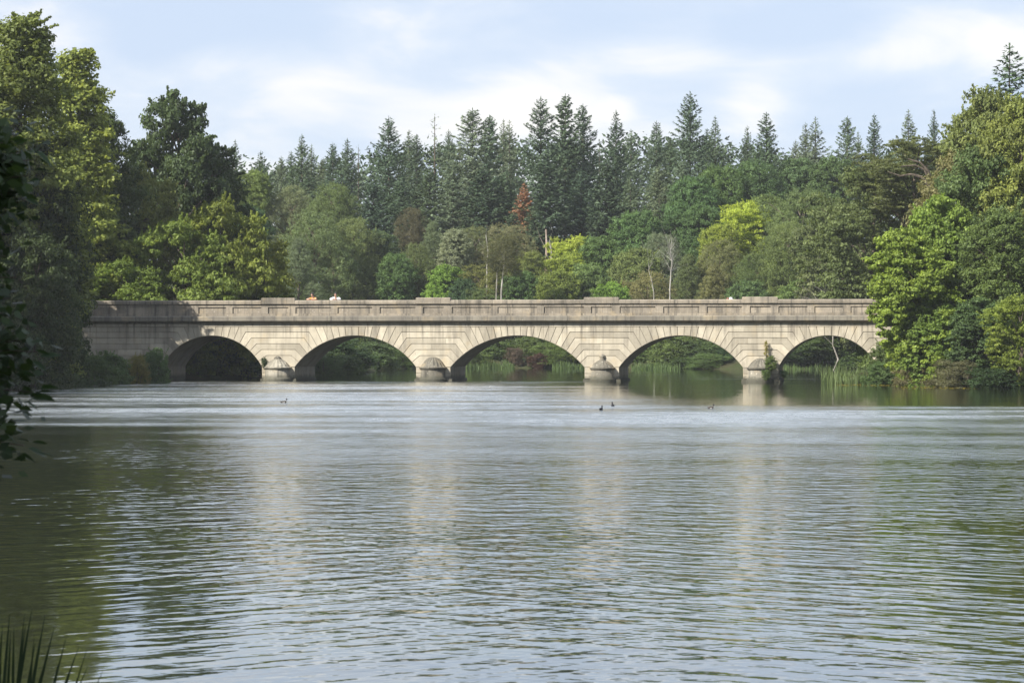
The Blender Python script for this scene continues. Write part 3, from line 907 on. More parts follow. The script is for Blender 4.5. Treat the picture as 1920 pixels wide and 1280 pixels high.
# ---- conifers on the skyline: px, top, Y, width, variant, colour, label
for (px, top, Y, w, v, c, lb) in [
    (441, 262, 300, 62, 4, CN, 'pale spruce whose thin tip shows just right of the dark oak'),
    (489, 283, 315, 66, 1, CN, 'short dark green spruce with double tip right of the oak and its neighbour'),
    (527, 293, 330, 50, 0, CL, 'small bluish spruce, lower left shoulder of the distant spruce cluster on the left'),
    (546, 283, 335, 50, 3, CN, 'slim spruce just left of the tallest tip in the distant left cluster'),
    (566, 252, 320, 66, 1, CN, 'tallest spruce of the distant left cluster, with sharp bare tip'),
    (584, 271, 330, 54, 4, CL, 'lighter spruce close against the right side of the tallest one in the left cluster'),
    (606, 296, 340, 56, 2, CL, 'low misty spruce in the dip of the distant left cluster'),
    (624, 267, 318, 62, 0, CN, 'dark broad spruce left of a twin, above the olive willow'),
    (651, 260, 316, 72, 1, CN, 'spruce with long right-hand branches above the people on the bridge'),
    (729, 218, 305, 92, 0, CN, 'big dense blue-green spruce standing alone at the left end of the main conifer row'),
    (767, 243, 318, 66, 1, CL, 'mid green spruce, left one of a pair right of the big lone spruce'),
    (781, 250, 312, 62, 3, CN, 'spruce with slender tip, right one of the pair left of the see-through conifer'),
    (841, 243, 330, 44, 0, CN, 'narrow dark spruce between the see-through conifer and the broad olive one'),
    (886, 203, 306, 112, 2, CL, 'broad olive-tinged fir with two close tips near the middle of the row'),
    (918, 215, 320, 72, 5, CN, 'dark bristly fir just right of the broad olive fir'),
    (944, 224, 330, 60, 4, CL, 'thin-topped pale fir with brownish tip, left one of a loose pair'),
    (955, 226, 325, 74, 4, CL, 'loose pale fir with open crown, right one of a loose pair'),
    (1014, 181, 302, 96, 0, CN, 'tall fir with wide left shoulder, first of three tall tips right of the middle'),
    (1060, 176, 308, 84, 5, CN, 'tallest fir of the middle trio, with narrow crown'),
    (1093, 195, 312, 80, 2, CD, 'dark fir with rounded right flank, last of the middle trio'),
    (1155, 207, 298, 74, 1, CD, 'dark spruce with ragged stepped branches standing right of the middle trio'),
    (1183, 243, 322, 82, 4, CL, 'soft grey-green fir with several fuzzy tips right of the ragged spruce'),
    (1231, 226, 310, 66, 0, CN, 'slim pointed spruce left of the highest fir on the skyline'),
    (1256, 258, 330, 54, 3, CN, 'low dark spruce squeezed against the left of the highest fir'),
    (1294, 172, 296, 98, 0, CN, 'highest broadest fir on the skyline with full conical crown'),
    (1341, 218, 312, 72, 4, CN, 'open crowned fir right of the highest fir with ragged right side'),
    (1326, 240, 325, 52, 3, CD, 'dark slim spruce tucked between the highest fir and the open one'),
    (1401, 236, 318, 56, 1, CN, 'slim spruce left of the even cone-shaped one'),
    (1437, 210, 300, 82, 3, CN, 'even cone-shaped spruce at the left edge of the sky gap'),
    (1510, 230, 322, 62, 1, CL, 'pale spruce, left of two overlapping ones right of the sky gap'),
    (1529, 220, 316, 84, 4, CL, 'pale spruce, right of two overlapping ones right of the sky gap'),
    (1492, 262, 335, 44, 0, CL, 'low slim spruce at the right edge of the sky gap'),
    (1589, 218, 306, 74, 2, CN, 'wide based spruce with pointed top between the pale ones and the narrow dark one'),
    (1609, 246, 318, 54, 4, CL, 'light spruce leaning on the left side of the narrow dark one'),
    (1639, 213, 296, 58, 3, CD, 'narrow dark tiered spruce standing clear above the flat-topped tree'),
    (1703, 206, 318, 82, 4, CL, 'pale feathery fir above the flat-topped tree, left of a small dark one'),
    (1751, 204, 300, 48, 1, CD, 'small dark spruce alone in the sky left of the high right-hand wood'),
    (1893, 82, 205, 112, 4, CN, 'tall grey-green fir with long left branches rising above the right-hand wood')]:
    tree('con', v, px, top, Y, w * (1.0 if px < 1880 else 1.75), c, lb, 'conifer', 'conifer', SK)
for (px, top, Y, w, v, c, lb) in [(815, 214, 310, 62, 0, CL, 'thin see-through conifer with bare drooping twigs near the middle of the row'),
                                  (672, 272, 330, 34, 0, CL, 'tiny bare conifer tip left of the big lone spruce'),
                                  (862, 262, 330, 44, 1, CL, 'wispy small conifer left of the broad olive fir'),
                                  (1124, 262, 325, 60, 1, CN, 'open small conifer in the gap left of the ragged stepped spruce')]:
    tree('sparse', v, px, top, Y, w, c, lb, 'conifer', 'conifer', SK)
# ---- second rank of conifers, lower on the slope
SR = 'conifers standing before the skyline row'
for (px, top, Y, w, v, c, lb) in [
    (700, 340, 280, 78, 5, CD, 'dark drooping spruce rising out of the olive willow at left'),
    (752, 330, 292, 96, 1, CN, 'mid-slope spruce beneath the pair of pointed tips'),
    (806, 318, 292, 88, 5, CN, 'mid-slope spruce below the see-through conifer, with bare lower trunk'),
    (850, 300, 290, 96, 0, CL, 'soft green mid-slope fir left of the middle'),
    (905, 312, 286, 100, 5, CD, 'dark shaggy mid-slope spruce below the broad olive fir'),
    (950, 318, 288, 90, 1, CN, 'blue-green mid-slope spruce touching the rusty dead tree'),
    (962, 396, 263, 84, 5, CN, 'drooping blue-green conifer at the lower left of the dead rusty one'),
    (1002, 384, 262, 84, 1, CN, 'small blue-green conifer standing before the dead rusty one'),
    (1022, 300, 278, 104, 5, CD, 'tall dark spruce with long pale bare trunk below its crown'),
    (1090, 318, 284, 96, 2, CD, 'darkest mid-slope spruce in deep shade below the middle trio'),
    (1138, 300, 276, 92, 5, CD, 'dark spruce with drooping hooked branches left of the green oak'),
    (1182, 330, 292, 86, 4, CL, 'grey-green mid-slope pine right of the dark drooping one'),
    (1236, 310, 292, 80, 2, CL, 'soft pine-like conifer below the slim pointed spruce'),
    (1282, 300, 286, 88, 2, CL, 'pale rounded conifer at the foot of the highest fir'),
    (1340, 300, 300, 84, 0, CN, 'conifer below the open crowned fir, half behind the oaks'),
    (1410, 296, 310, 80, 0, CN, 'low conifer between the slim and the even cone-shaped spruces'),
    (580, 330, 315, 90, 2, CN, 'low dark conifer filling the foot of the distant left cluster'),
    (640, 322, 305, 88, 1, CD, 'dark conifer at the foot of the twin spruces above the willow')]:
    tree('con', v, px, top, Y, w, c, lb, 'conifer', 'conifer', SR)
tree('con', 1, 983, 343, 279, 72, RUST, 'dead rusty orange conifer among the dark spruces', 'conifer', 'conifer')

# ---- far-bank broadleaved trees
for (kind, v, px, top, Y, w, c, lb) in [
    ('bro', 1, 478, 322, 262, 76, (.085, .11, .032), 'small yellowish green tree right of the dark oak'),
    ('bro', 0, 470, 388, 240, 80, DEEP, 'dark shaded tree below the small yellowish one'),
    ('fine', 0, 545, 350, 262, 100, GREYG, 'grey-green birch-like tree below the distant spruce cluster'),
    ('fine', 0, 625, 345, 256, 110, OLIVE, 'olive tree with brownish crown right above the white-shirted person'),
    ('fine', 0, 590, 400, 238, 150, OLIVE, 'broad olive willow behind the two people at the parapet'),
    ('fine', 0, 660, 412, 244, 130, (.095, .115, .042), 'light olive willow with visible pale twigs right of the two people'),
    ('fine', 1, 560, 450, 226, 100, GREYG, 'greyish tree with bent pale branches right of the yellow-green maple'),
    ('bro', 3, 712, 436, 248, 76, (.052, .078, .035), 'dark round tree right of the light olive willow'),
    ('bro', 0, 742, 478, 240, 80, (.065, .105, .035), 'green bushy tree above the second pier, left side'),
    ('fine', 0, 780, 458, 246, 80, OLIVE, 'thin olive tree with fine pale trunk above the second pier'),
    ('bro', 3, 852, 432, 244, 62, PALE, 'small tree with silvery pale leaves left of the leaning white birches'),
    ('fine', 1, 812, 418, 254, 72, GREYG, 'narrow grey-green birch behind the silvery tree'),
    ('fine', 2, 892, 426, 252, 110, (.090, .105, .048), 'olive birch crown left of the leaning white trunks'),
    ('fine', 2, 952, 422, 250, 110, (.105, .108, .052), 'buff-brown birch crown just below the rusty conifer'),
    ('fine', 2, 900, 496, 238, 110, (.115, .12, .04), 'yellow-olive low tree left of the leaning white trunks'),
    ('bro', 3, 835, 500, 236, 84, (.095, .15, .028), 'bright green bush-like tree above the second cap block'),
    ('bro', 0, 868, 525, 234, 70, DEEP, 'dark gap-filling tree beside the bright bush above the second pier'),
    ('fine', 2, 900, 540, 232, 90, OLIVE, 'low olive crown peeping over the parapet left of the white birch trunk'),
    ('bro', 5, 990, 476, 240, 72, (.095, .115, .035), 'olive tree right of the leaning white trunks'),
    ('bro', 3, 975, 512, 236, 80, GREEN, 'green low tree behind the parapet at the middle of the bridge'),
    ('bro', 0, 1042, 512, 236, 110, (.12, .15, .032), 'yellowish green bush-tree behind the parapet left of the third cap block'),
    ('bro', 2, 1070, 448, 258, 96, LIME, 'bright lime maple right of the long bare spruce trunk'),
    ('bro', 2, 1060, 478, 250, 90, (.15, .19, .032), 'lower bright green maple beneath the lime one'),
    ('bro', 0, 1128, 448, 256, 110, GREEN, 'full green tree below the dark drooping spruce'),
    ('bro', 4, 1105, 498, 240, 100, (.075, .11, .04), 'green tree behind the parapet above the third pier'),
    ('bro', 3, 1150, 532, 232, 86, (.10, .17, .03), 'bright fresh green bush over the parapet right of the third cap block'),
    ('bro', 3, 1195, 400, 272, 110, GREEN, 'round mid green tree left of the dark oaks'),
    ('bro', 0, 1190, 470, 248, 110, (.085, .11, .038), 'mixed green tree left of the bare birch'),
    ('fine', 0, 1240, 440, 258, 110, GREYG, 'grey-green tree behind the bare white birch'),
    ('fine', 2, 1215, 510, 238, 110, (.11, .11, .045), 'brown-tinged bushy tree left of the bare birch foot'),
    ('fine', 1, 1290, 480, 244, 84, OLIVE, 'olive tree right of the bare birch'),
    ('bro', 0, 1298, 335, 276, 116, (.048, .082, .028), 'deep green oak with lumpy crown below the highest fir'),
    ('bro', 5, 1352, 318, 284, 110, (.055, .09, .03), 'deep green oak second from the left below the conifers'),
    ('bro', 3, 1320, 390, 262, 100, (.044, .076, .026), 'shaded lower oak left of the bright lime tree'),
    ('bro', 5, 1418, 310, 290, 120, (.055, .09, .034), 'wide deep green oak below the even cone-shaped spruce'),
    ('bro', 0, 1490, 302, 300, 110, (.065, .098, .04), 'round topped oak filling the base of the sky gap'),
    ('bro', 3, 1560, 300, 296, 110, (.07, .105, .038), 'round topped tree below the wide based spruce'),
    ('bro', 2, 1395, 382, 258, 100, LIME, 'bright lime tree standing before the deep green oaks'),
    ('bro', 3, 1352, 424, 250, 84, (.16, .195, .032), 'lower left lime tree beside the brighter one before the oaks'),
    ('bro', 0, 1445, 370, 262, 100, (.075, .105, .034), 'green tree right of the bright lime tree'),
    ('fine', 0, 1350, 452, 246, 110, (.10, .108, .042), 'brownish olive tree below the lime trees'),
    ('fine', 1, 1340, 500, 238, 110, (.115, .115, .048), 'buff olive bushy tree above the two half-hidden heads'),
    ('fine', 0, 1420, 478, 238, 120, (.08, .108, .038), 'olive-green tree above the fourth pier'),
    ('fine', 2, 1505, 358, 244, 170, OLIVE, 'great olive alder with pale forked trunk left of the bright leaning maple'),
    ('fine', 0, 1480, 420, 234, 150, (.088, .11, .038), 'lower olive alder boughs left of the bright leaning maple'),
    ('fine', 2, 1560, 430, 232, 150, (.075, .098, .038), 'dark olive alder boughs overhanging the dead branches'),
    ('bro', 3, 1500, 530, 226, 120, (.075, .11, .035), 'low green bush over the parapet left of the dead branches'),
    ('bro', 0, 1400, 530, 230, 100, (.062, .095, .032), 'low bush behind the parapet beside the fourth cap block'),
    ('bro', 2, 1600, 528, 222, 110, (.065, .10, .032), 'low bush over the parapet beneath the dead branches')]:
    tree(kind, v, px, top, Y, w, c, lb, 'broadleaf_tree', 'tree', BW_)
tree('big', 7, 1640, 318, 200, 230, OLIVE, 'big sloping olive tree between the alder and the right-hand wood', 'broadleaf_tree', 'tree', BW_)
tree('big', 7, 1715, 264, 196, 190, (.10, .112, .045), 'flat-topped olive tree with dark bent limbs showing under its crown', 'broadleaf_tree', 'tree', BW_, aspect=.75)
_r = [o for o in COL.objects if o.get('label', '').startswith('flat-topped')][0]
m = MB()
for pts, r0 in (([(1746, 372), (1746, 345), (1741, 322), (1726, 305), (1702, 298)], .17), ([(1744, 350), (1728, 332), (1708, 327), (1688, 330), (1664, 322)], .15), ([(1741, 335), (1733, 318), (1716, 310), (1690, 312)], .10)):
    q = [P(x, y, _r.location.y - 4.2) - _r.location for x, y in pts]
    q = [Matrix.Rotation(-_r.rotation_euler.z, 3, 'Z') @ v for v in q]
    m.tube(q, [r0 * (1 - .2 * i) for i in range(len(q))], 6)
obj('limb', m.mesh('limb', M_BARK), _r)
tree('big', 6, 1590, 400, 205, 190, (.08, .10, .04), 'drooping olive tree behind the bright leaning maple', 'broadleaf_tree', 'tree', BW_)

# ---- birches with white trunks and bare wood
def birch(pts, r, label, name='birch_tree', mat=None, crown=None, twigs=0, seed=1):
    b = pts[0]
    g = gz(b[0], b[1])
    root = empty(name, (b[0], b[1], g))
    o = Vector((b[0], b[1], g)); m = MB()
    pp = [Vector(p) - o for p in pts]; pp[0].z = -.3
    m.tube(pp, [r * (1 - .65 * i / (len(pp) - 1)) for i in range(len(pp))], 6)
    rd = random.Random(seed)
    for q in range(twigs):
        i = rd.randint(max(1, len(pp) - 3), len(pp) - 1); s = pp[i]
        e = s + Vector((rd.gauss(0, .7), rd.gauss(0, .6), rd.uniform(.8, 2.6)))
        m.tube([s, (s + e) / 2 + Vector((rd.gauss(0, .2), 0, .1)), e], [r * .15, r * .09, r * .04], 3)
    obj('trunk', m.mesh('trunk', mat or M_BIRCH), root)
    if crown:
        v, sx, sz, col = crown
        c = obj('crown', v['me'], root); c.scale = (sx, sx, sz); c.location = pp[-1] - Vector((0, 0, v['H'] * sz * .72)); c.color = (*col, 1)
    tag(root, label, 'tree', None)
def PP(*a): return [P(x, y, onshore(a[0][0], Y) - 1.5) for x, y, Y in a]
birch(PP((939, 640, 226), (940, 545, 226), (943, 515, 226), (946, 480, 226), (947, 462, 226)), 0.090, 'leaning white birch trunk rising over the parapet right of the middle arch crown', crown=(FINE[0], .40, .36, (.11, .115, .05)))
birch(PP((926, 620, 229), (932, 511, 229), (943, 480, 229), (948, 466, 229)), 0.068, 'thin white birch stem slanting against the larger leaning one', twigs=5)
birch(PP((912, 600, 240), (913, 500, 240), (915, 470, 240), (911, 440, 240)), .09, 'slim pale birch trunk left of the leaning pair', twigs=6, seed=3)
birch(PP((1257, 600, 232), (1256, 545, 232), (1258, 510, 232), (1260, 490, 232), (1257, 470, 232)), 0.083, 'bare white birch with fan of leafless twigs above the fourth arch', twigs=46, seed=5)
birch(PP((1227, 620, 234), (1226, 550, 234), (1223, 530, 234), (1216, 505, 234)), 0.060, 'thin white birch stem left of the bare fan-topped birch', twigs=8, seed=6)
birch(PP((1024, 560, 262), (1024, 510, 262), (1025, 470, 262), (1024, 430, 262)), .22, 'stout pale pinkish trunk standing bare in the shade below the dark spruce', name='pine_tree', mat=bark_material('pine_bark', (.20, .15, .12), (.38, .31, .26)), twigs=4)
birch(PP((1033, 560, 258), (1033, 500, 258), (1034, 470, 258), (1030, 450, 258)), .11, 'slim pale trunk beside the stout pinkish one', twigs=5, seed=8)
birch(PP((770, 520, 262), (766, 460, 262), (768, 440, 262), (772, 415, 262)), .08, 'pale thin birch trunk within the brown leafless crown', twigs=9, seed=9, crown=(FINE[0], .36, .40, (.105, .098, .056)))
birch(PP((937, 690, 248), (934, 665, 248), (930, 640, 248), (928, 622, 248)), .14, 'pale forked birch stem seen through the middle arch', twigs=6, seed=12)
for (px, top, Y, w, sd, lb, nm) in [(1560, 488, 218, 170, 71, 'grey dead branches sprawling over the parapet left of the bright maple', 'fallen_tree'),
                                    (1325, 470, 240, 60, 72, 'small grey dead stems right of the bare birch', 'dead_tree'),
                                    (290, 360, 178, 60, 73, 'bare twiggy tree rising through the yellow-green crown at left', 'dead_tree'),
                                    (58, 170, 146.5, 66, 74, 'pale bare branches standing in the left-hand green tree', 'dead_tree')]:
    p = P(px, top, Y); g = gz(p.x, Y)
    Y = onshore(px, Y) if nm == 'dead_tree' else 234.0; p = P(px, top, Y); g = max(0, gz(p.x, Y)); root = empty(nm, (p.x, Y, g))
    ht = p.z - g
    obj('trunk', branching(sd, ht, w * Y / F, 4, .05 + .004 * ht, .35 if nm == 'fallen_tree' else .7), root)
    tag(root, lb, 'tree')

# ---- left-hand wood
LW = 'trees of the left-hand wood'
for (kind, v, px, top, Y, w, c, lb, kw) in [
    ('big', 0, 36, 40, 146, 240, (.125, .155, .040), 'tall fluffy green tree with the highest rounded top at the left edge', {}),
    ('big', 1, 150, 102, 176, 200, (.150, .172, .036), 'pointed yellow-topped tree right of the highest left tree', {}),
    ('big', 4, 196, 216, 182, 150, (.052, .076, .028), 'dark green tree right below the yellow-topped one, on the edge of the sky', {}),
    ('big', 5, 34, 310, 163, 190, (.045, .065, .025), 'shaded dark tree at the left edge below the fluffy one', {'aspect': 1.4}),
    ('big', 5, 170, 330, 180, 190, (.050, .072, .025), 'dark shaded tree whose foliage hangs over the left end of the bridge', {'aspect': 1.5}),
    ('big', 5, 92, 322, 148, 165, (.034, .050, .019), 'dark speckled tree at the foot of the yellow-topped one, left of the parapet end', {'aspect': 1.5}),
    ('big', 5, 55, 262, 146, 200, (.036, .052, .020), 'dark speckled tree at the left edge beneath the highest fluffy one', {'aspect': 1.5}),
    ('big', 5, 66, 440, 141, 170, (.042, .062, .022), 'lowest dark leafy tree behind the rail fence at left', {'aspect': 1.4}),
    ('big', 2, 335, 183, 192, 190, (.050, .074, .032), 'tall dark oak with ragged open crown left of the distant conifers', {'aspect': 1.3}),
    ('big', 2, 398, 268, 196, 160, (.044, .066, .028), 'lower dark bough-crown of oak on the right of the tall one', {'aspect': 1.2}),
    ('big', 2, 290, 262, 194, 130, (.060, .085, .034), 'dark green tree left below the tall oak', {'aspect': 1.2}),
    ('big', 6, 270, 322, 184, 150, (.115, .125, .04), 'yellowish thin tree with bare stems below the oak', {'aspect': 1.5}),
    ('big', 6, 345, 420, 178, 190, (.115, .150, .030), 'yellow-green maple at the left over the parapet, below the yellowish thin tree', {'aspect': 1.5}),
    ('big', 6, 425, 384, 181, 180, (.130, .162, .030), 'brightest yellow-green maple behind the first arch', {'aspect': 1.5}),
    ('big', 6, 490, 440, 183, 120, (.135, .15, .034), 'small yellow maple at the right end of the bright maples', {'aspect': 1.5}),
    ('big', 6, 238, 492, 174, 150, (.100, .140, .028), 'low spreading green branch-tree over the dark left end of the parapet', {'aspect': 1.0}),
    ('bro', 0, 455, 470, 186, 180, (.085, .11, .030), 'mid green tree filling below the brightest maple', {})]:
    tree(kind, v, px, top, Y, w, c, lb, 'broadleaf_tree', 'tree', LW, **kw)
for (x, y, h, w) in [(-33.5, 128, 17, 9), (-38, 141, 19.5, 11), (-38, 117, 16, 10), (-45, 128, 19, 10), (-43, 151, 20, 11), (-34.2, 146, 17, 8), (-38, 160, 15, 9), (-32.6, 139.5, 17, 8), (-9.5, 8.0, 12, 9), (-7.5, 12.5, 9, 5)]:  # unseen trees outside the frame, added to shade the left wood and near branch
    v = BIG[5]; g = gz(x, y); root = empty('broadleaf_tree', (x, y, g), random.uniform(0, 6.28))
    s = w / v['W']; sz = h / v['H']
    cr = obj('crown', v['me'], root); cr.scale = (s, s, sz); cr.color = (.05, .075, .028, 1)
    obj('trunk', crown_trunk(v, s, sz, 0, h, .2, M_BARK, 0, int(h * 7 + x)), root)
    tag(root, 'unseen dark green tree on the left bank, placed to cast shade', 'tree', 'unseen shade trees on the left bank')

# ---- right-hand wood
RW = 'trees of the right-hand wood'
for (kind, v, px, top, Y, w, c, lb, kw) in [
    ('big', 4, 1850, 176, 176, 190, (.10, .125, .034), 'green tree with yellow shoots high on the right, below the tall grey fir', {'aspect': 1.4}),
    ('big', 4, 1912, 190, 158, 180, (.115, .14, .034), 'yellowing tree at the right edge with golden patches', {'aspect': 1.4}),
    ('big', 5, 1800, 300, 168, 200, (.125, .115, .045), 'brown-tinged thin crown right of the flat-topped olive tree', {'aspect': 1.2}),
    ('big', 5, 1835, 290, 158, 210, (.070, .10, .034), 'large grey-green tree in the middle of the right-hand wood', {'aspect': 1.5}),
    ('big', 3, 1765, 372, 154, 150, (.118, .168, .032), 'upper bright maple crown right of the alder', {'aspect': 1.3}),
    ('big', 8, 1724, 432, 150, 186, (.142, .190, .030), 'bright yellow-green maple leaning out over the right end of the bridge', {'aspect': 1.3}),
    ('big', 5, 1800, 470, 153, 170, (.060, .090, .032), 'dark green tree just right of the bright leaning maple', {'aspect': 1.4}),
    ('big', 4, 1880, 400, 150, 180, (.085, .115, .032), 'mixed green tree at the right edge below the golden one', {'aspect': 1.4}),
    ('big', 6, 1915, 560, 143, 130, (.128, .165, .030), 'yellow-green spreading branches low at the right edge', {'aspect': 1.4}),
    ('big', 3, 1838, 560, 147, 120, (.058, .092, .034), 'dark leafy holly-like tree at the water right of the maple', {'aspect': 1.5}),
    ('big', 3, 1748, 560, 149, 112, (.112, .160, .030), 'low hanging skirt of bright maple leaves over the right bank', {'aspect': 1.2}),
    ('big', 5, 1880, 520, 152, 150, DEEP, 'deep shaded tree behind the yellow branches at the right edge', {'aspect': 1.4})]:
    tree(kind, v, px, top, Y, w, c, lb, 'broadleaf_tree', 'tree', RW, **kw)

# ---- shrubs
SB = 'shrubs along the water'
for (v, px, top, Y, w, c, lb) in [
    (0, 60, 648, 148, 120, DEEP, 'dark shrub on the left shore at the edge of the view'),
    (0, 120, 645, 152, 110, (.060, .092, .030), 'sunlit leafy shrub on the left shore below the parapet end'),
    (2, 178, 668, 152, 90, (.052, .085, .030), 'dark leafy shrub on the left shore, second from the yellow weeds'),
    (0, 205, 664, 155, 80, (.070, .110, .038), 'pale-leaved shrub against the dark abutment wall'),
    (2, 255, 668, 158, 56, (.135, .130, .040), 'yellowish weedy shrub beside the first arch'),
    (0, 291, 660, 160, 62, (.065, .105, .034), 'green shrub at the left foot of the first arch'),
    (1, 130, 700, 146, 130, DEEP, 'low dark shrub hanging over the water at left'),
    (0, 372, 655, 178, 62, (.075, .115, .035), 'light green shrub seen inside the first arch'),
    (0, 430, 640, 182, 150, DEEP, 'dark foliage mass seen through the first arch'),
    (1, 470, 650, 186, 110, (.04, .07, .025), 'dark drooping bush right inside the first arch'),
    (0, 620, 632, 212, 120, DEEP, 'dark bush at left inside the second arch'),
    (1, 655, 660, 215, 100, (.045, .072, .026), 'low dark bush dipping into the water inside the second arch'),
    (0, 700, 645, 236, 90, (.06, .092, .032), 'green bush in the middle of the second arch'),
    (0, 640, 664, 205, 90, (.07, .105, .034), 'green bush over the bank at the left foot of the second arch opening'),
    (2, 606, 668, 196, 80, (.05, .08, .028), 'small dark bush against the left pier inside the second arch'),
    (2, 1326, 662, 241, 100, (.085, .125, .04), 'low light bush at the water inside the fourth arch, right half'),
    (0, 1286, 668, 243, 70, (.07, .105, .034), 'small low bush between the reeds and the overhanging bush of the fourth arch'),
    (2, 750, 655, 246, 70, (.075, .11, .035), 'light green bush at right inside the second arch'),
    (2, 885, 655, 250, 70, (.10, .135, .04), 'light bush at left inside the middle arch'),
    (0, 915, 636, 254, 90, (.075, .11, .035), 'tall green bush left of centre inside the middle arch'),
    (2, 968, 652, 251, 44, (.085, .065, .045), 'reddish brown bush at the centre of the middle arch'),
    (1, 1008, 662, 250, 36, RED, 'dark red low bush right of the brown one inside the middle arch'),
    (0, 1000, 632, 256, 90, (.07, .10, .034), 'green bush above the red one inside the middle arch'),
    (2, 1045, 640, 251, 90, (.085, .125, .035), 'light green bush at right inside the middle arch'),
    (0, 1090, 650, 251, 70, (.11, .15, .035), 'yellow-green bush behind the third pier'),
    (0, 1205, 640, 250, 70, (.08, .115, .034), 'bush at left inside the fourth arch behind the reeds'),
    (0, 1270, 630, 246, 100, (.075, .105, .034), 'rounded green bush at the centre of the fourth arch'),
    (1, 1320, 640, 244, 100, (.06, .09, .03), 'dark overhanging bush right of centre inside the fourth arch'),
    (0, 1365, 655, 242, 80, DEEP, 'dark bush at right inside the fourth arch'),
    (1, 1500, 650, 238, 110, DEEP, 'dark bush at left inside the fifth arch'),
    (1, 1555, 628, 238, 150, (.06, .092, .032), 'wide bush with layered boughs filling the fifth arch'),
    (0, 1610, 648, 236, 90, (.065, .10, .033), 'green bush at right inside the fifth arch'),
    (0, 1632, 640, 165, 60, (.085, .125, .04), 'small green shrub at the right foot of the fifth arch'),
    (0, 1672, 640, 156, 90, (.080, .115, .036), 'green shrub on the right bank left of the brown scrub'),
    (2, 1730, 672, 149, 110, (.115, .105, .055), 'brownish scrub at the water below the bright maple'),
    (2, 1800, 676, 146, 110, (.095, .10, .05), 'dull olive scrub at the water below the dark holly-like tree'),
    (0, 1655, 680, 154, 70, GREEN, 'low green bush beside the reeds on the right bank'),
    (1, 1870, 690, 143, 110, DEEP, 'dark low bush in shade at the right edge of the bank')]:
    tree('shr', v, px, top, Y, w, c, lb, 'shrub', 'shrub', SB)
# plants rooted on the cutwaters
def cutwater_plant(px, py0, top, w, col, lb, yv=-.75, v=2):
    u = U(px); z0 = ZB(py0); ht = ZB(top) - z0
    x = u * math.cos(TH) + yv * math.sin(TH); y = D0 - u * math.sin(TH) + yv * math.cos(TH)
    root = empty('wall_plant', (x, y, z0), 1.0)
    s = SHR[v]; sx = w / 30 / s['W']; sz = ht / s['H']
    c = obj('foliage', SMALL[v]['me'], root); c.scale = (w / 30 / SMALL[v]['W'],) * 2 + (ht / SMALL[v]['H'],); c.color = (*col, 1)
    m = MB(); m.tube([(0, 0, -.1), (.02, 0, ht * .5), (0, .02, ht * .9)], [.025, .018, .006], 4)
    obj('stem', m.mesh('stem', M_BARK), root)
    tag(root, lb, 'plant')
SMALL = [broad(81, H=1.6, W=1.4, base=0, nl=9, lobe=.26, cr=.16, leaf=.085, nleaf=26, per=.7), broad(82, H=1.2, W=1.4, base=0, nl=8, lobe=.28, cr=.16, leaf=.09, nleaf=26, per=.7),
         broad(83, H=2.0, W=.8, base=.1, nl=9, lobe=.28, cr=.13, leaf=.075, nleaf=18, per=.5, shape='column')]
cutwater_plant(1446, 690, 668, 24, (.12, .175, .05), 'green bush growing on the ribbed roof of the fourth cutwater', -.62, 0)
cutwater_plant(1438, 710, 693, 18, (.10, .15, .045), 'green ivy bush hanging on the drum of the fourth cutwater', -.85, 1)
cutwater_plant(1437, 670, 640, 9, (.28, .26, .05), 'upright yellow weed above the fourth cutwater', -.25, 2)
cutwater_plant(1470, 706, 694, 16, (.05, .085, .03), 'dark fern-like plant at the left edge of the fifth arch', -.15, 1)
cutwater_plant(498, 690, 672, 12, (.05, .08, .03), 'small fern beside the first cutwater roof', -.3, 1)

# ------------------------------------------------------------------ masses nobody could count
def in_view_points(n, px0, px1, Y0, Y1, seed):
    r = np.random.default_rng(seed)
    Y = r.uniform(Y0, Y1, n); px = r.uniform(px0, px1, n)
    X = (px - 960) / F * Y
    return X, Y
def scatter_mass(name, X, Y, hmin, hmax, cr, nleaf, leaf, col, label, mat=None, asp=.5, seed=3):
    global rng
    rng = np.random.default_rng(seed)
    sd = lake_sd(X, Y); k = sd < -0.1
    X, Y = X[k], Y[k]
    Z = ground_z(X, Y) + rng.uniform(hmin, hmax, len(X))
    c, nn, tt = clump_leaves(np.stack([X, Y, Z], 1), cr * rng.uniform(.6, 1.3, len(X)), nleaf, flat=.7)
    ln = leaf * rng.uniform(.6, 1.4, len(c))
    o = obj(name, fastmesh(name, leaf_quads(c, nn, ln, ln * asp), 4, mat or M_LEAF, tt))
    o.color = (*col, 1)
    tag(o, label, kind='stuff')
    return o
X, Y = in_view_points(1300, 380, 1980, 234, 290, 5)
scatter_mass('undergrowth', X, Y, .1, 1.8, 1.0, 44, .26, (.06, .088, .03), 'dense mixed undergrowth covering the far bank and slope', seed=5)
r_ = np.random.default_rng(6)
X = r_.uniform(-60, -10, 3800); Y = r_.uniform(172, 250, 3800); k_ = lake_sd(X, Y) > -9; X, Y = X[k_], Y[k_]
scatter_mass('undergrowth', X, Y, .1, 1.3, .9, 44, .22, (.042, .065, .024), 'dark undergrowth on the left bank behind the bridge', seed=6)
X = np.concatenate([r_.uniform(-40, -23, 420), r_.uniform(18.5, 36, 480)]); Y = np.concatenate([r_.uniform(138, 164, 420), r_.uniform(138, 164, 480)])
scatter_mass('undergrowth', X, Y, .0, .9, .55, 40, .16, (.055, .082, .03), 'weeds and low brambles on the banks before the bridge', seed=7)
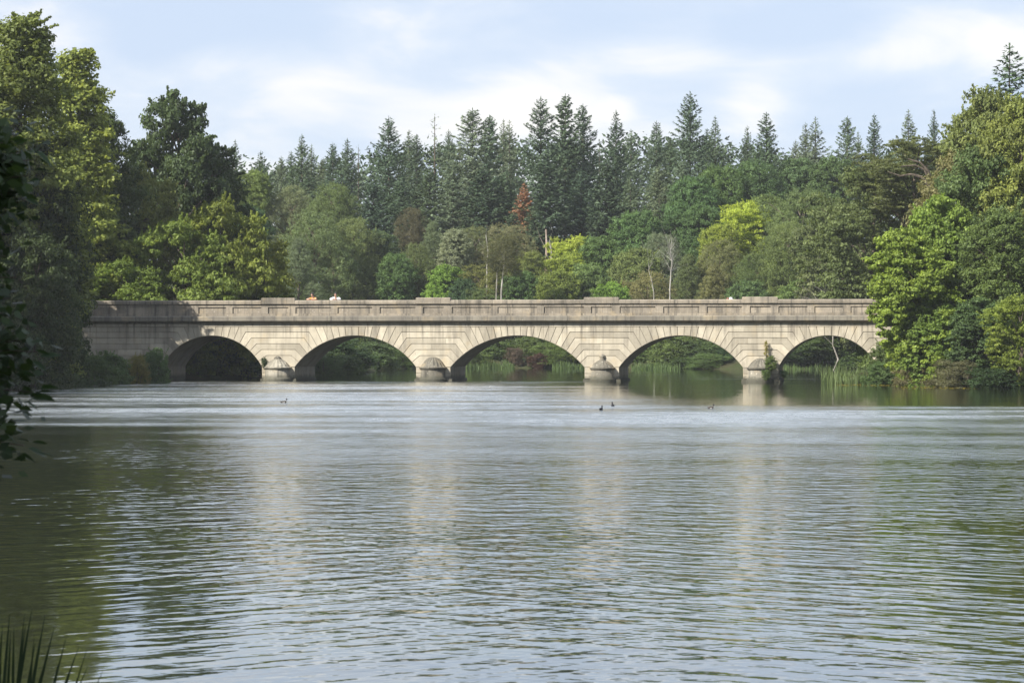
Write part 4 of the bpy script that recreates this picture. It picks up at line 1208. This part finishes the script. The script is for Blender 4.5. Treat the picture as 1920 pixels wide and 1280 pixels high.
# far wood closing the slope behind the named trees
def woodland():
    global rng
    rng = np.random.default_rng(9)
    n = 3600
    px = rng.uniform(330, 1990, n); Yd = rng.uniform(352, 375, n)
    prof = np.interp(px, [330, 450, 520, 700, 900, 1060, 1300, 1470, 1560, 1700, 1990], [322, 318, 318, 296, 272, 268, 270, 296, 296, 285, 260])
    py = prof + (560 - prof) * rng.random(n) ** 1.1 + rng.normal(size=n) * 5
    C = np.stack([(px - 960) / F * Yd, Yd, CAM_H + (640 - py) / F * Yd], 1)
    c, nn, tt = clump_leaves(C, rng.uniform(1.0, 1.9, n), 17, flat=1.0)
    ln = rng.uniform(.6, 1.1, len(c))
    o = obj('woodland', fastmesh('woodland', leaf_quads(c, nn, ln, ln * .4), 4, M_NEEDLE, tt)); o.color = (*CN, 1)
    tag(o, 'dark distant wood closing the gaps behind the conifers', kind='stuff')
woodland()
def blades(name, X, Y, z, hmin, hmax, w, col, label, lean=.25, seed=4, sd_lim=None):
    global rng
    rng = np.random.default_rng(seed)
    n = len(X)
    h = rng.uniform(hmin, hmax, n) * (.72 + .4 * np.sin(X * 1.7 + 1.3 * np.sin(X * .63)) * np.sin(X * .9 + Y)); a = rng.uniform(0, 6.28, n); ln = rng.normal(size=n) * lean
    bx, by = np.cos(a), np.sin(a)
    b = np.stack([X, Y, z], 1)
    side = np.stack([-by, bx, 0 * bx], 1) * (w * .5)
    mid = b + np.stack([bx * ln * h * .35, by * ln * h * .35, h * .6], 1)
    tip = b + np.stack([bx * ln * h * 1.0, by * ln * h, h], 1)
    q1 = np.stack([b - side, b + side, mid + side * .8, mid - side * .8], 1)
    q2 = np.stack([mid - side * .8, mid + side * .8, tip + side * .08, tip - side * .08], 1)
    co = np.concatenate([q1, q2]).reshape(-1, 3); tt = np.tile(rng.random(n), 2)
    o = obj(name, fastmesh(name, co, 4, M_LEAF, tt)); o.color = (*col, 1)
    tag(o, label, kind='stuff')
r_ = np.random.default_rng(21)
# reed bed before the fifth arch
n = 1500
px = r_.uniform(1540, 1668, n); Yr = r_.uniform(155.5, 162, n); Xr = (px - 960) / F * Yr
hh = np.interp(px, [1540, 1575, 1668], [.45, 1.0, 1.0])
k = r_.random(n) < hh
blades('reeds', Xr[k], Yr[k], np.full(k.sum(), -.1), .55, 1.35, .05, (.12, .165, .065), 'tall green reeds in the water at the right foot of the fifth arch', seed=21)
for (a, b, Y0, Y1, cnt, sd, lb) in [(872, 965, 247.5, 250.5, 800, 31, 'bright reed fringe across the water inside the middle arch'),
                                    (1185, 1275, 239, 246, 1000, 32, 'bright reed fringe across the water inside the fourth arch'),
                                    (1035, 1100, 247, 250.5, 500, 33, 'yellowish reed fringe beside the third pier'),
                                    (1470, 1640, 234.5, 237.5, 700, 34, 'thin reed fringe across the water inside the fifth arch')]:
    px = r_.uniform(a, b, cnt); Yr = r_.uniform(Y0, Y1, cnt)
    blades('reeds', (px - 960) / F * Yr, Yr, np.full(cnt, -.1), .35, .95, .06, (.085, .13, .045), lb, seed=sd)
# fallen leaves and weed floating along the right bank
n = 420
px = np.concatenate([r_.uniform(1560, 1720, 250), r_.uniform(1690, 1860, 170)])
Yr = np.concatenate([r_.uniform(151, 158, 250), r_.uniform(141, 149, 170)])
Xr = (px - 960) / F * Yr
k = lake_sd(Xr, Yr) > .05
Xr, Yr = Xr[k], Yr[k]
c = np.stack([Xr, Yr, np.full(len(Xr), .012)], 1)
nn = unit(np.stack([r_.normal(size=len(Xr)) * .08, r_.normal(size=len(Xr)) * .08, np.ones(len(Xr))], 1))
rng = np.random.default_rng(5)
ln = r_.uniform(.08, .2, len(Xr))
o = obj('floating_leaves', fastmesh('floating_leaves', leaf_quads(c, nn, ln, ln * .7), 4, M_LEAF, r_.random(len(Xr)))); o.color = (.30, .25, .05, 1)
tag(o, 'yellow fallen leaves floating along the right bank', kind='stuff')

# ------------------------------------------------------------------ rail fence beyond the left end of the parapet
M_RAIL = plain('painted_rail', (0.55, 0.53, 0.48), .7, .3, .2, 5)
fu0, fu1 = -36.0, -28.4
fx, fy = fu0 * math.cos(TH), D0 - fu0 * math.sin(TH)
fence = tag(empty('rail_fence', (fx, fy, 0), -TH), 'pale two-rail fence in the dark left of the parapet end', 'fence')
for i in range(5):
    u = i * 1.9; x = fx + u * math.cos(TH); y = fy - u * math.sin(TH); g = gz(x, y)
    m = MB(); m.box(u - .06, u + .06, -.06, .06, 2.6, 4.75); obj('post', m.mesh('post', M_RAIL), fence)
    if i < 4:
        for z in (4.12, 4.5):
            m = MB(); m.box(u + .05, u + 1.86, -.11, -.065, z - .05, z + .05); obj('rail', m.mesh('rail', M_RAIL), fence)

# ------------------------------------------------------------------ people
def skin_body(name, joints, edges, mat, parent, root=0, sub=1):
    me = bpy.data.meshes.new(name)
    me.from_pydata([j[0] for j in joints], edges, []); me.update()
    ob = obj(name, me, parent)
    md = ob.modifiers.new('skin', 'SKIN'); md.use_smooth_shade = True
    sk = me.skin_vertices[0].data
    for i, j in enumerate(joints):
        sk[i].radius = (j[1], j[2] if len(j) > 2 else j[1]); sk[i].use_root = i == root
    s2 = ob.modifiers.new('sub', 'SUBSURF'); s2.levels = sub; s2.render_levels = sub
    me.materials.append(mat)
    return ob
M_SKIN = plain('skin', (.52, .31, .22), .55, .4, .05)
M_ORANGE = plain('orange_cloth', (.72, .26, .05), .85, .2, .08)
M_WHITE = plain('white_cloth', (.80, .79, .80), .85, .2, .04)
M_DARKHAIR = plain('dark_hair', (.025, .018, .014), .5, .4, .2)
M_REDHAIR = plain('auburn_hair', (.14, .05, .03), .5, .4, .2)
M_TROUSER = plain('dark_trousers', (.05, .06, .09), .9, .2, .1)
M_EYE = plain('eye', (.02, .015, .012), .2, .5, 0)
M_LIP = plain('lip', (.38, .14, .12), .5, .4, 0)
DECK = 3.925
def person(px, lean_on, label, top_mat, hair_mat, turn=0.0, sleeve=False, cap=None, stand_v=1.0, hh=0.0, hair_long=True):
    """leaning on or standing behind the parapet; local -y faces the water"""
    u = U(px); v = stand_v
    x = u * math.cos(TH) + v * math.sin(TH); y = D0 - u * math.sin(TH) + v * math.cos(TH)
    root = empty('person', (x, y, DECK), -TH + turn)
    if lean_on:
        hip = (0, .10, .84); ch = (0, -.30, 1.15 + hh); nk = (0, -.44, 1.30 + hh); hd = (0, -.50, 1.40 + hh)
        shL = (-.18, -.38, 1.22 + hh); shR = (.18, -.38, 1.22 + hh)
        elL = (-.33, -.66, 1.235); elR = (.33, -.66, 1.235); wrL = (-.09, -.80, 1.225); wrR = (.09, -.82, 1.225)
    else:
        hip = (0, 0, .80); ch = (0, -.02, 1.12 + hh); nk = (0, -.03, 1.28 + hh); hd = (0, -.05, 1.37 + hh)
        shL = (-.18, 0, 1.22 + hh); shR = (.18, 0, 1.22 + hh)
        elL = (-.24, .02, .95); elR = (.24, .02, .95); wrL = (-.23, -.12, .74); wrR = (.23, -.12, .74)
    J = [(hip, .15, .11), (ch, .16, .11), (nk, .055), (hd, .07, .08), (shL, .055), (elL, .042), (wrL, .030), (shR, .055), (elR, .042), (wrR, .030),
         ((-.10, hip[1], .78), .09), ((-.11, hip[1] - .02, .44), .06), ((-.11, hip[1] + .02, .08), .042), ((-.11, hip[1] - .12, .035), .036),
         ((.10, hip[1], .78), .09), ((.11, hip[1] - .02, .44), .06), ((.11, hip[1] + .02, .08), .042), ((.11, hip[1] - .12, .035), .036)]
    E = [(0, 1), (1, 2), (2, 3), (1, 4), (4, 5), (5, 6), (1, 7), (7, 8), (8, 9), (0, 10), (10, 11), (11, 12), (12, 13), (0, 14), (14, 15), (15, 16), (16, 17)]
    H3 = Vector(hd)
    # fingers rooted in each palm
    for s, wr, el in ((1, wrL, elL), (-1, wrR, elR)):
        d = (Vector(wr) - Vector(el)).normalized()
        wi = 6 if s == 1 else 9
        palm = Vector(wr) + d * .07
        J.append((tuple(palm), .030, .018)); pi = len(J) - 1; E.append((wi, pi))
        sdv = d.cross(Vector((0, 0, 1))).normalized()
        for q in range(4):
            o = sdv * (q - 1.5) * .02
            J.append((tuple(palm + d * .035 + o), .009)); J.append((tuple(palm + d * (.085 + .012 * (1.5 - abs(q - 1.5))) + o * 1.1 + Vector((0, 0, -.012))), .008))
            E += [(pi, len(J) - 2), (len(J) - 2, len(J) - 1)]
        J.append((tuple(palm + sdv * .045 * s + d * .01), .010)); E.append((pi, len(J) - 1))
    skin_body('body', J, E, M_SKIN, root)
    # clothes follow the body
    T = [(hip, .165, .125), (ch, .178, .128), ((ch[0], (ch[1] * .4 + nk[1] * .6), ch[2] * .4 + nk[2] * .6), .075)]
    TE = [(0, 1), (1, 2)]
    for sh, el, wr in ((shL, elL, wrL), (shR, elR, wrR)):
        T.append((sh, .072)); TE.append((1, len(T) - 1))
        k = 1.0 if sleeve else .35
        T.append((tuple(Vector(sh).lerp(Vector(el), k)), .058)); TE.append((len(T) - 2, len(T) - 1))
        if sleeve:
            T.append((tuple(Vector(el).lerp(Vector(wr), .85)), .045)); TE.append((len(T) - 2, len(T) - 1))
    skin_body('shirt', T, TE, top_mat, root)
    L = [((0, hip[1], .86), .165, .12), ((-.10, hip[1], .74), .10), ((-.11, hip[1] - .02, .44), .075), ((-.11, hip[1] + .02, .10), .06), ((.10, hip[1], .74), .10), ((.11, hip[1] - .02, .44), .075), ((.11, hip[1] + .02, .10), .06)]
    skin_body('trousers', L, [(0, 1), (1, 2), (2, 3), (0, 4), (4, 5), (5, 6)], M_TROUSER, root)
    # head: skull, face, hair
    m = MB()
    hc = H3 + Vector((0, -.015, .045))
    rings, seg = 9, 14; vs_ = []
    for i in range(rings + 1):
        a = math.pi * i / rings
        for k in range(seg):
            b = 2 * math.pi * k / seg
            xx, yy, zz = math.sin(a) * math.cos(b), math.sin(a) * math.sin(b), math.cos(a)
            jaw = 1 - .28 * max(0, -zz)
            nose = .03 * math.exp(-((xx / .12) ** 2 + ((zz + .12) / .16) ** 2)) if yy < 0 else 0
            vs_.append((hc.x + .078 * xx * jaw, hc.y + .098 * yy * (jaw if yy > 0 else 1) - nose, hc.z + .122 * zz))
    fs = [(i * seg + k, i * seg + (k + 1) % seg, (i + 1) * seg + (k + 1) % seg, (i + 1) * seg + k) for i in range(rings) for k in range(seg)]
    head = obj('head', pymesh('head', vs_, fs, M_SKIN, True), root)
    for s in (-1, 1):
        m = MB(); m.lathe([(.004, -.012), (.012, 0), (.004, .012)], 8, hc.x + s * .032, hc.y - .092); e = obj('eye', m.mesh('eye', M_EYE, True), head); e.location.z = hc.z + .012
        m = MB(); m.lathe([(.006, -.03), (.016, .0), (.008, .032)], 8, hc.x + s * .082, hc.y); e = obj('ear', m.mesh('ear', M_SKIN, True), head); e.location.z = hc.z
    m = MB(); m.box(hc.x - .024, hc.x + .024, hc.y - .094, hc.y - .085, hc.z - .066, hc.z - .056); obj('mouth', m.mesh('mouth', M_LIP), head)
    vs_ = []
    for i in range(8):
        a = math.pi * (0.02 + .98 * i / 7) * (.62)
        for k in range(seg):
            b = 2 * math.pi * k / seg
            back = .5 + .5 * math.sin(b)
            aa = a * (0.72 + .62 * back)
            xx, yy, zz = math.sin(aa) * math.cos(b), math.sin(aa) * math.sin(b), math.cos(aa)
            lw = (.10 if hair_long else .0) * max(0, back - .45) * i / 7
            vs_.append((hc.x + .092 * xx, hc.y + .008 + .110 * yy, hc.z + .008 + .128 * zz - lw))
    fs = [(i * seg + k, i * seg + (k + 1) % seg, (i + 1) * seg + (k + 1) % seg, (i + 1) * seg + k) for i in range(7) for k in range(seg)]
    obj('hair', pymesh('hair', vs_, fs, hair_mat, True), root)
    if cap:
        m = MB(); m.lathe([(.100, .035), (.108, .06), (.100, .115), (.065, .152), (.015, .162)], 16, hc.x, hc.y)
        m.box(hc.x - .075, hc.x + .075, hc.y - .19, hc.y - .07, .05, .062)
        c = obj('cap', m.mesh('cap', cap, True), root); c.location.z = hc.z
    return tag(root, label, 'person', 'people on the bridge')
person(586.5, True, 'person in an orange sleeveless top leaning bare arms on the parapet', M_ORANGE, M_DARKHAIR, -.25, False, None, .92, .09)
person(625, True, 'person in a white long-sleeved shirt leaning on the parapet', M_WHITE, M_DARKHAIR, .1, True, None, .92, .11, False)
person(1365, False, 'person with a white cap just showing above the parapet', M_WHITE, M_DARKHAIR, 1.2, True, M_WHITE, 1.9, -.24)
person(1358.5, False, 'person with auburn hair just showing above the parapet beside the white cap', M_TROUSER, M_REDHAIR, 1.0, True, None, 2.4, -.22)

# ------------------------------------------------------------------ water birds
M_BLACK = plain('black_feathers', (.015, .014, .016), .5, .4, .1)
M_FLANK = plain('white_feathers', (.50, .49, .47), .7, .3, .05)
M_BROWNF = plain('brown_feathers', (.05, .04, .032), .7, .3, .2)
M_BILL = plain('bill', (.22, .25, .28), .4, .5, 0)
def duck(px, py, heading, label, back, flank, s=1.0, name='duck', headmat=None):
    Y = CAM_H * F / (py - 640.0)
    p = P(px, py, Y)
    root = empty(name, (p.x, Y, 0), heading); root.scale = (s,) * 3
    def loft(nm, secs, mat, parent, seg=12):
        vs_ = []
        for (x, z, w, h) in secs:
            for k in range(seg):
                a = 2 * math.pi * k / seg
                vs_.append((x, w * math.cos(a), z + h * math.sin(a)))
        fs = [(i * seg + k, i * seg + (k + 1) % seg, (i + 1) * seg + (k + 1) % seg, (i + 1) * seg + k) for i in range(len(secs) - 1) for k in range(seg)]
        fs += [tuple(range(seg)), tuple(range((len(secs) - 1) * seg, len(secs) * seg))]
        return obj(nm, pymesh(nm, vs_, fs, mat, True), parent)
    b = loft('body', [(-.21, .075, .015, .010), (-.17, .06, .045, .03), (-.10, .045, .08, .06), (0, .04, .095, .075), (.09, .045, .08, .075), (.13, .07, .055, .06), (.145, .12, .036, .04), (.15, .16, .032, .036)], back, root)
    loft('flank', [(-.13, .035, .05, .03), (-.06, .03, .090, .045), (.03, .03, .102, .048), (.09, .035, .075, .04)], flank, root)
    h = loft('head', [(.105, .19, .012, .014), (.12, .198, .034, .036), (.155, .205, .040, .042), (.185, .198, .032, .034), (.20, .19, .014, .016)], headmat or M_BLACK, root)
    loft('bill', [(.19, .188, .018, .012), (.225, .182, .018, .007), (.245, .18, .012, .004)], M_BILL, h, 8)
    return tag(root, label, 'duck' if name == 'duck' else 'gull', 'birds on the water')
duck(532, 755, 0.15, 'black and white duck swimming alone at left before the first pier', M_BROWNF, M_FLANK, .75)
duck(1127, 768, 1.2, 'dark duck on the water, lower of the close pair before the third pier', M_BLACK, M_BROWNF, .68)
duck(1149, 761, 1.75, 'dark duck on the water, upper of the close pair before the third pier', M_BLACK, M_BROWNF, .68)
duck(1333, 765.5, 0.1, 'white-flanked duck with black head swimming alone before the fourth arch', M_BROWNF, M_FLANK, .66)
duck(919, 727, 1.4, 'tiny white water bird before the middle arch', M_FLANK, M_FLANK, .5, 'gull', M_FLANK)

# ------------------------------------------------------------------ near plants at the photographer's left
M_NLEAF = leaf_material('near_leaf', .3, .35, .45)
root = empty('overhanging_tree', (-4.9, 15.6, gz(-4.9, 15.6)))
g0 = root.location.copy()
def nl(px, py, Y): return P(px, py, Y) - g0
m = MB()
m.tube([(0, 0, -.3), (.05, 0, 1.2), (-.1, .1, 2.6), (.0, 0, 4.2), (.1, 0, 6.0)], [.16, .13, .11, .08, .03], 8)
tips = [(45, 320, 14.2), (20, 270, 14.4), (58, 300, 14.0), (35, 380, 14.2), (8, 430, 14.5), (30, 520, 14.4), (5, 600, 14.0), (40, 640, 13.9), (70, 660, 13.8), (25, 690, 14.0), (60, 735, 13.8), (15, 740, 14.0),
        (22, 800, 13.8), (10, 845, 13.8), (45, 835, 13.7), (-30, 350, 14.4), (-40, 480, 14.4), (-40, 620, 14.2), (-30, 700, 14), (-30, 800, 14), (5, 330, 14.3), (-10, 560, 14.3), (20, 300, 14.2), (30, 340, 14.2), (48, 360, 14.1), (15, 390, 14.3), (25, 265, 14.3), (10, 660, 14), (30, 665, 14), (45, 690, 13.9), (12, 700, 14), (5, 770, 14), (10, 480, 14.3), (40, 285, 14.1), (2, 350, 14), (18, 440, 14.2), (22, 560, 14.2), (2, 700, 14), (18, 640, 13.9), (0, 820, 13.9), (28, 770, 13.9), (36, 315, 14), (52, 330, 14)]
C, N, A, T = [], [], [], []
rng = np.random.default_rng(77)
for (px, py, Yd) in tips:
    e = nl(px, py, Yd); s = Vector((0, 0, max(.8, e.z * .8 + .2)))
    mid = (s + e) / 2 + Vector((0, 0, .22))
    m.tube([s, mid, e], [.018, .010, .003], 5)
    cnt = 190 if py < 470 else 120
    k = rng.random(cnt)
    base = np.array(mid)[None] * (1 - k[:, None]) + np.array(e)[None] * k[:, None]
    C.append(base + rng.normal(size=(cnt, 3)) * np.array([.06, .12, .085])); N.append(unit(rng.normal(size=(cnt, 3)) * .7 + [0, -.2, .8]))
    A.append(unit(rng.normal(size=(cnt, 3)) * .6 + [.8, 0, -.35])); T.append(rng.random(cnt))
C, N, A, T = map(np.concatenate, (C, N, A, T))
obj('trunk', m.mesh('trunk', M_BARK), root)
ln = rng.uniform(.06, .11, len(C))
cr = obj('crown', fastmesh('crown', leaf_quads(C, N, ln, ln * .55, A), 4, M_NLEAF, T), root); cr.color = (.035, .06, .020, 1)
# single leaves that hang clear at the tips
lv = pymesh('leaf', [(0, 0, 0), (.035, .022, .004), (.075, .018, 0), (.115, 0, -.012), (.075, -.018, 0), (.035, -.022, .004), (.035, 0, -.004), (.075, 0, -.006)],
            [(0, 6, 1), (1, 6, 7, 2), (2, 7, 3), (0, 5, 6), (5, 4, 7, 6), (4, 3, 7)], M_NLEAF)
rd = random.Random(4)
for (px, py, Yd) in [(72, 735, 13.7), (66, 742, 13.7), (58, 748, 13.7), (76, 728, 13.7), (48, 752, 13.8), (64, 655, 13.8), (74, 668, 13.8), (80, 642, 13.8), (60, 676, 13.9), (52, 840, 13.7), (66, 846, 13.7), (60, 828, 13.7), (38, 850, 13.7),
                     (30, 822, 13.7), (62, 318, 14), (70, 296, 14), (55, 340, 14), (48, 372, 14.1), (40, 405, 14.1), (66, 282, 14), (30, 700, 13.9), (40, 720, 13.9), (22, 862, 13.7), (12, 812, 13.7)]:
    e = nl(px, py, Yd)
    o = obj('leaf', lv, root); o.location = e; o.rotation_euler = (rd.uniform(-.9, .9), rd.uniform(-.2, .7), rd.uniform(-.9, .9)); o.scale = (rd.uniform(.7, 1.15),) * 3; o.color = (.05, .09, .028, 1)
tag(root, 'near overhanging tree whose dark leafy branches enter at the left edge', 'tree')

root = empty('reed_clump', (-2.62, 13.5, -.05))
g0 = root.location.copy()
def blade(p0, p1, w, bend):
    p0, p1 = Vector(p0), Vector(p1); vs_ = []; n = 6
    d = p1 - p0; sd = Vector((d.z, 0, -d.x)).normalized()
    for i in range(n + 1):
        s = i / n
        q = p0.lerp(p1, s) + Vector((bend * s * s * .5, 0, -abs(bend) * s * s * .25))
        ww = w * (1 - s) ** .6 * .5 + .0008
        vs_ += [tuple(q - sd * ww), tuple(q + sd * ww + Vector((0, ww * .5, 0)))]
    return pymesh('blade', vs_, [(2 * i, 2 * i + 1, 2 * i + 3, 2 * i + 2) for i in range(n)], M_NLEAF)
for (bx, tx, ty, w, Yd, bend) in [(-20, 18, 1150, .034, 13.3, 0), (-5, 40, 1165, .03, 13.5, .02), (12, 72, 1146, .032, 13.4, .03), (0, 20, 1180, .03, 13.6, 0), (25, 112, 1186, .026, 13.3, .03), (55, 150, 1212, .022, 13.5, .03),
                            (-30, 5, 1170, .034, 13.7, 0), (8, 58, 1200, .03, 13.8, .02), (-10, 70, 1210, .028, 13.2, .05), (30, 64, 1190, .024, 13.6, 0), (-25, 30, 1215, .036, 13.2, .04), (40, 96, 1238, .022, 13.4, .03), (-10, 2, 1190, .03, 13.5, 0), (2, 46, 1150, .026, 13.7, 0), (15, 30, 1172, .03, 13.4, -.01), (20, 128, 1200, .026, 13.4, .05), (35, 140, 1236, .024, 13.5, .06), (10, 86, 1165, .028, 13.6, .04), (-15, 52, 1136, .03, 13.5, .02), (45, 118, 1222, .024, 13.2, .05), (60, 168, 1245, .02, 13.4, .06)]:
    p0 = P(bx, 1500, Yd) - g0; p0.z = -.05; p1 = P(tx, ty, Yd) - g0
    o = obj('blade', blade(p0, p1, w * 1.05, bend * 2.2), root); o.color = (.030, .055, .018, 1)
tag(root, 'dark reed clump with long pointed blades at the water in the lower left corner', 'plant')

# ------------------------------------------------------------------ air
t = NT('haze')
pv = t.node('ShaderNodeVolumePrincipled')
pv.inputs['Color'].default_value = (.91, .95, 1.0, 1)
pv.inputs['Density'].default_value = 0.00015
pv.inputs['Anisotropy'].default_value = 0.2
t.l.new(pv.outputs[0], t.out.inputs['Volume'])
m = MB(); m.box(-950, 950, -350, 1550, -4, 48)
hz = obj('haze', m.mesh('haze', t.m))
tag(hz, 'thin pale summer haze over the lake', kind='stuff')
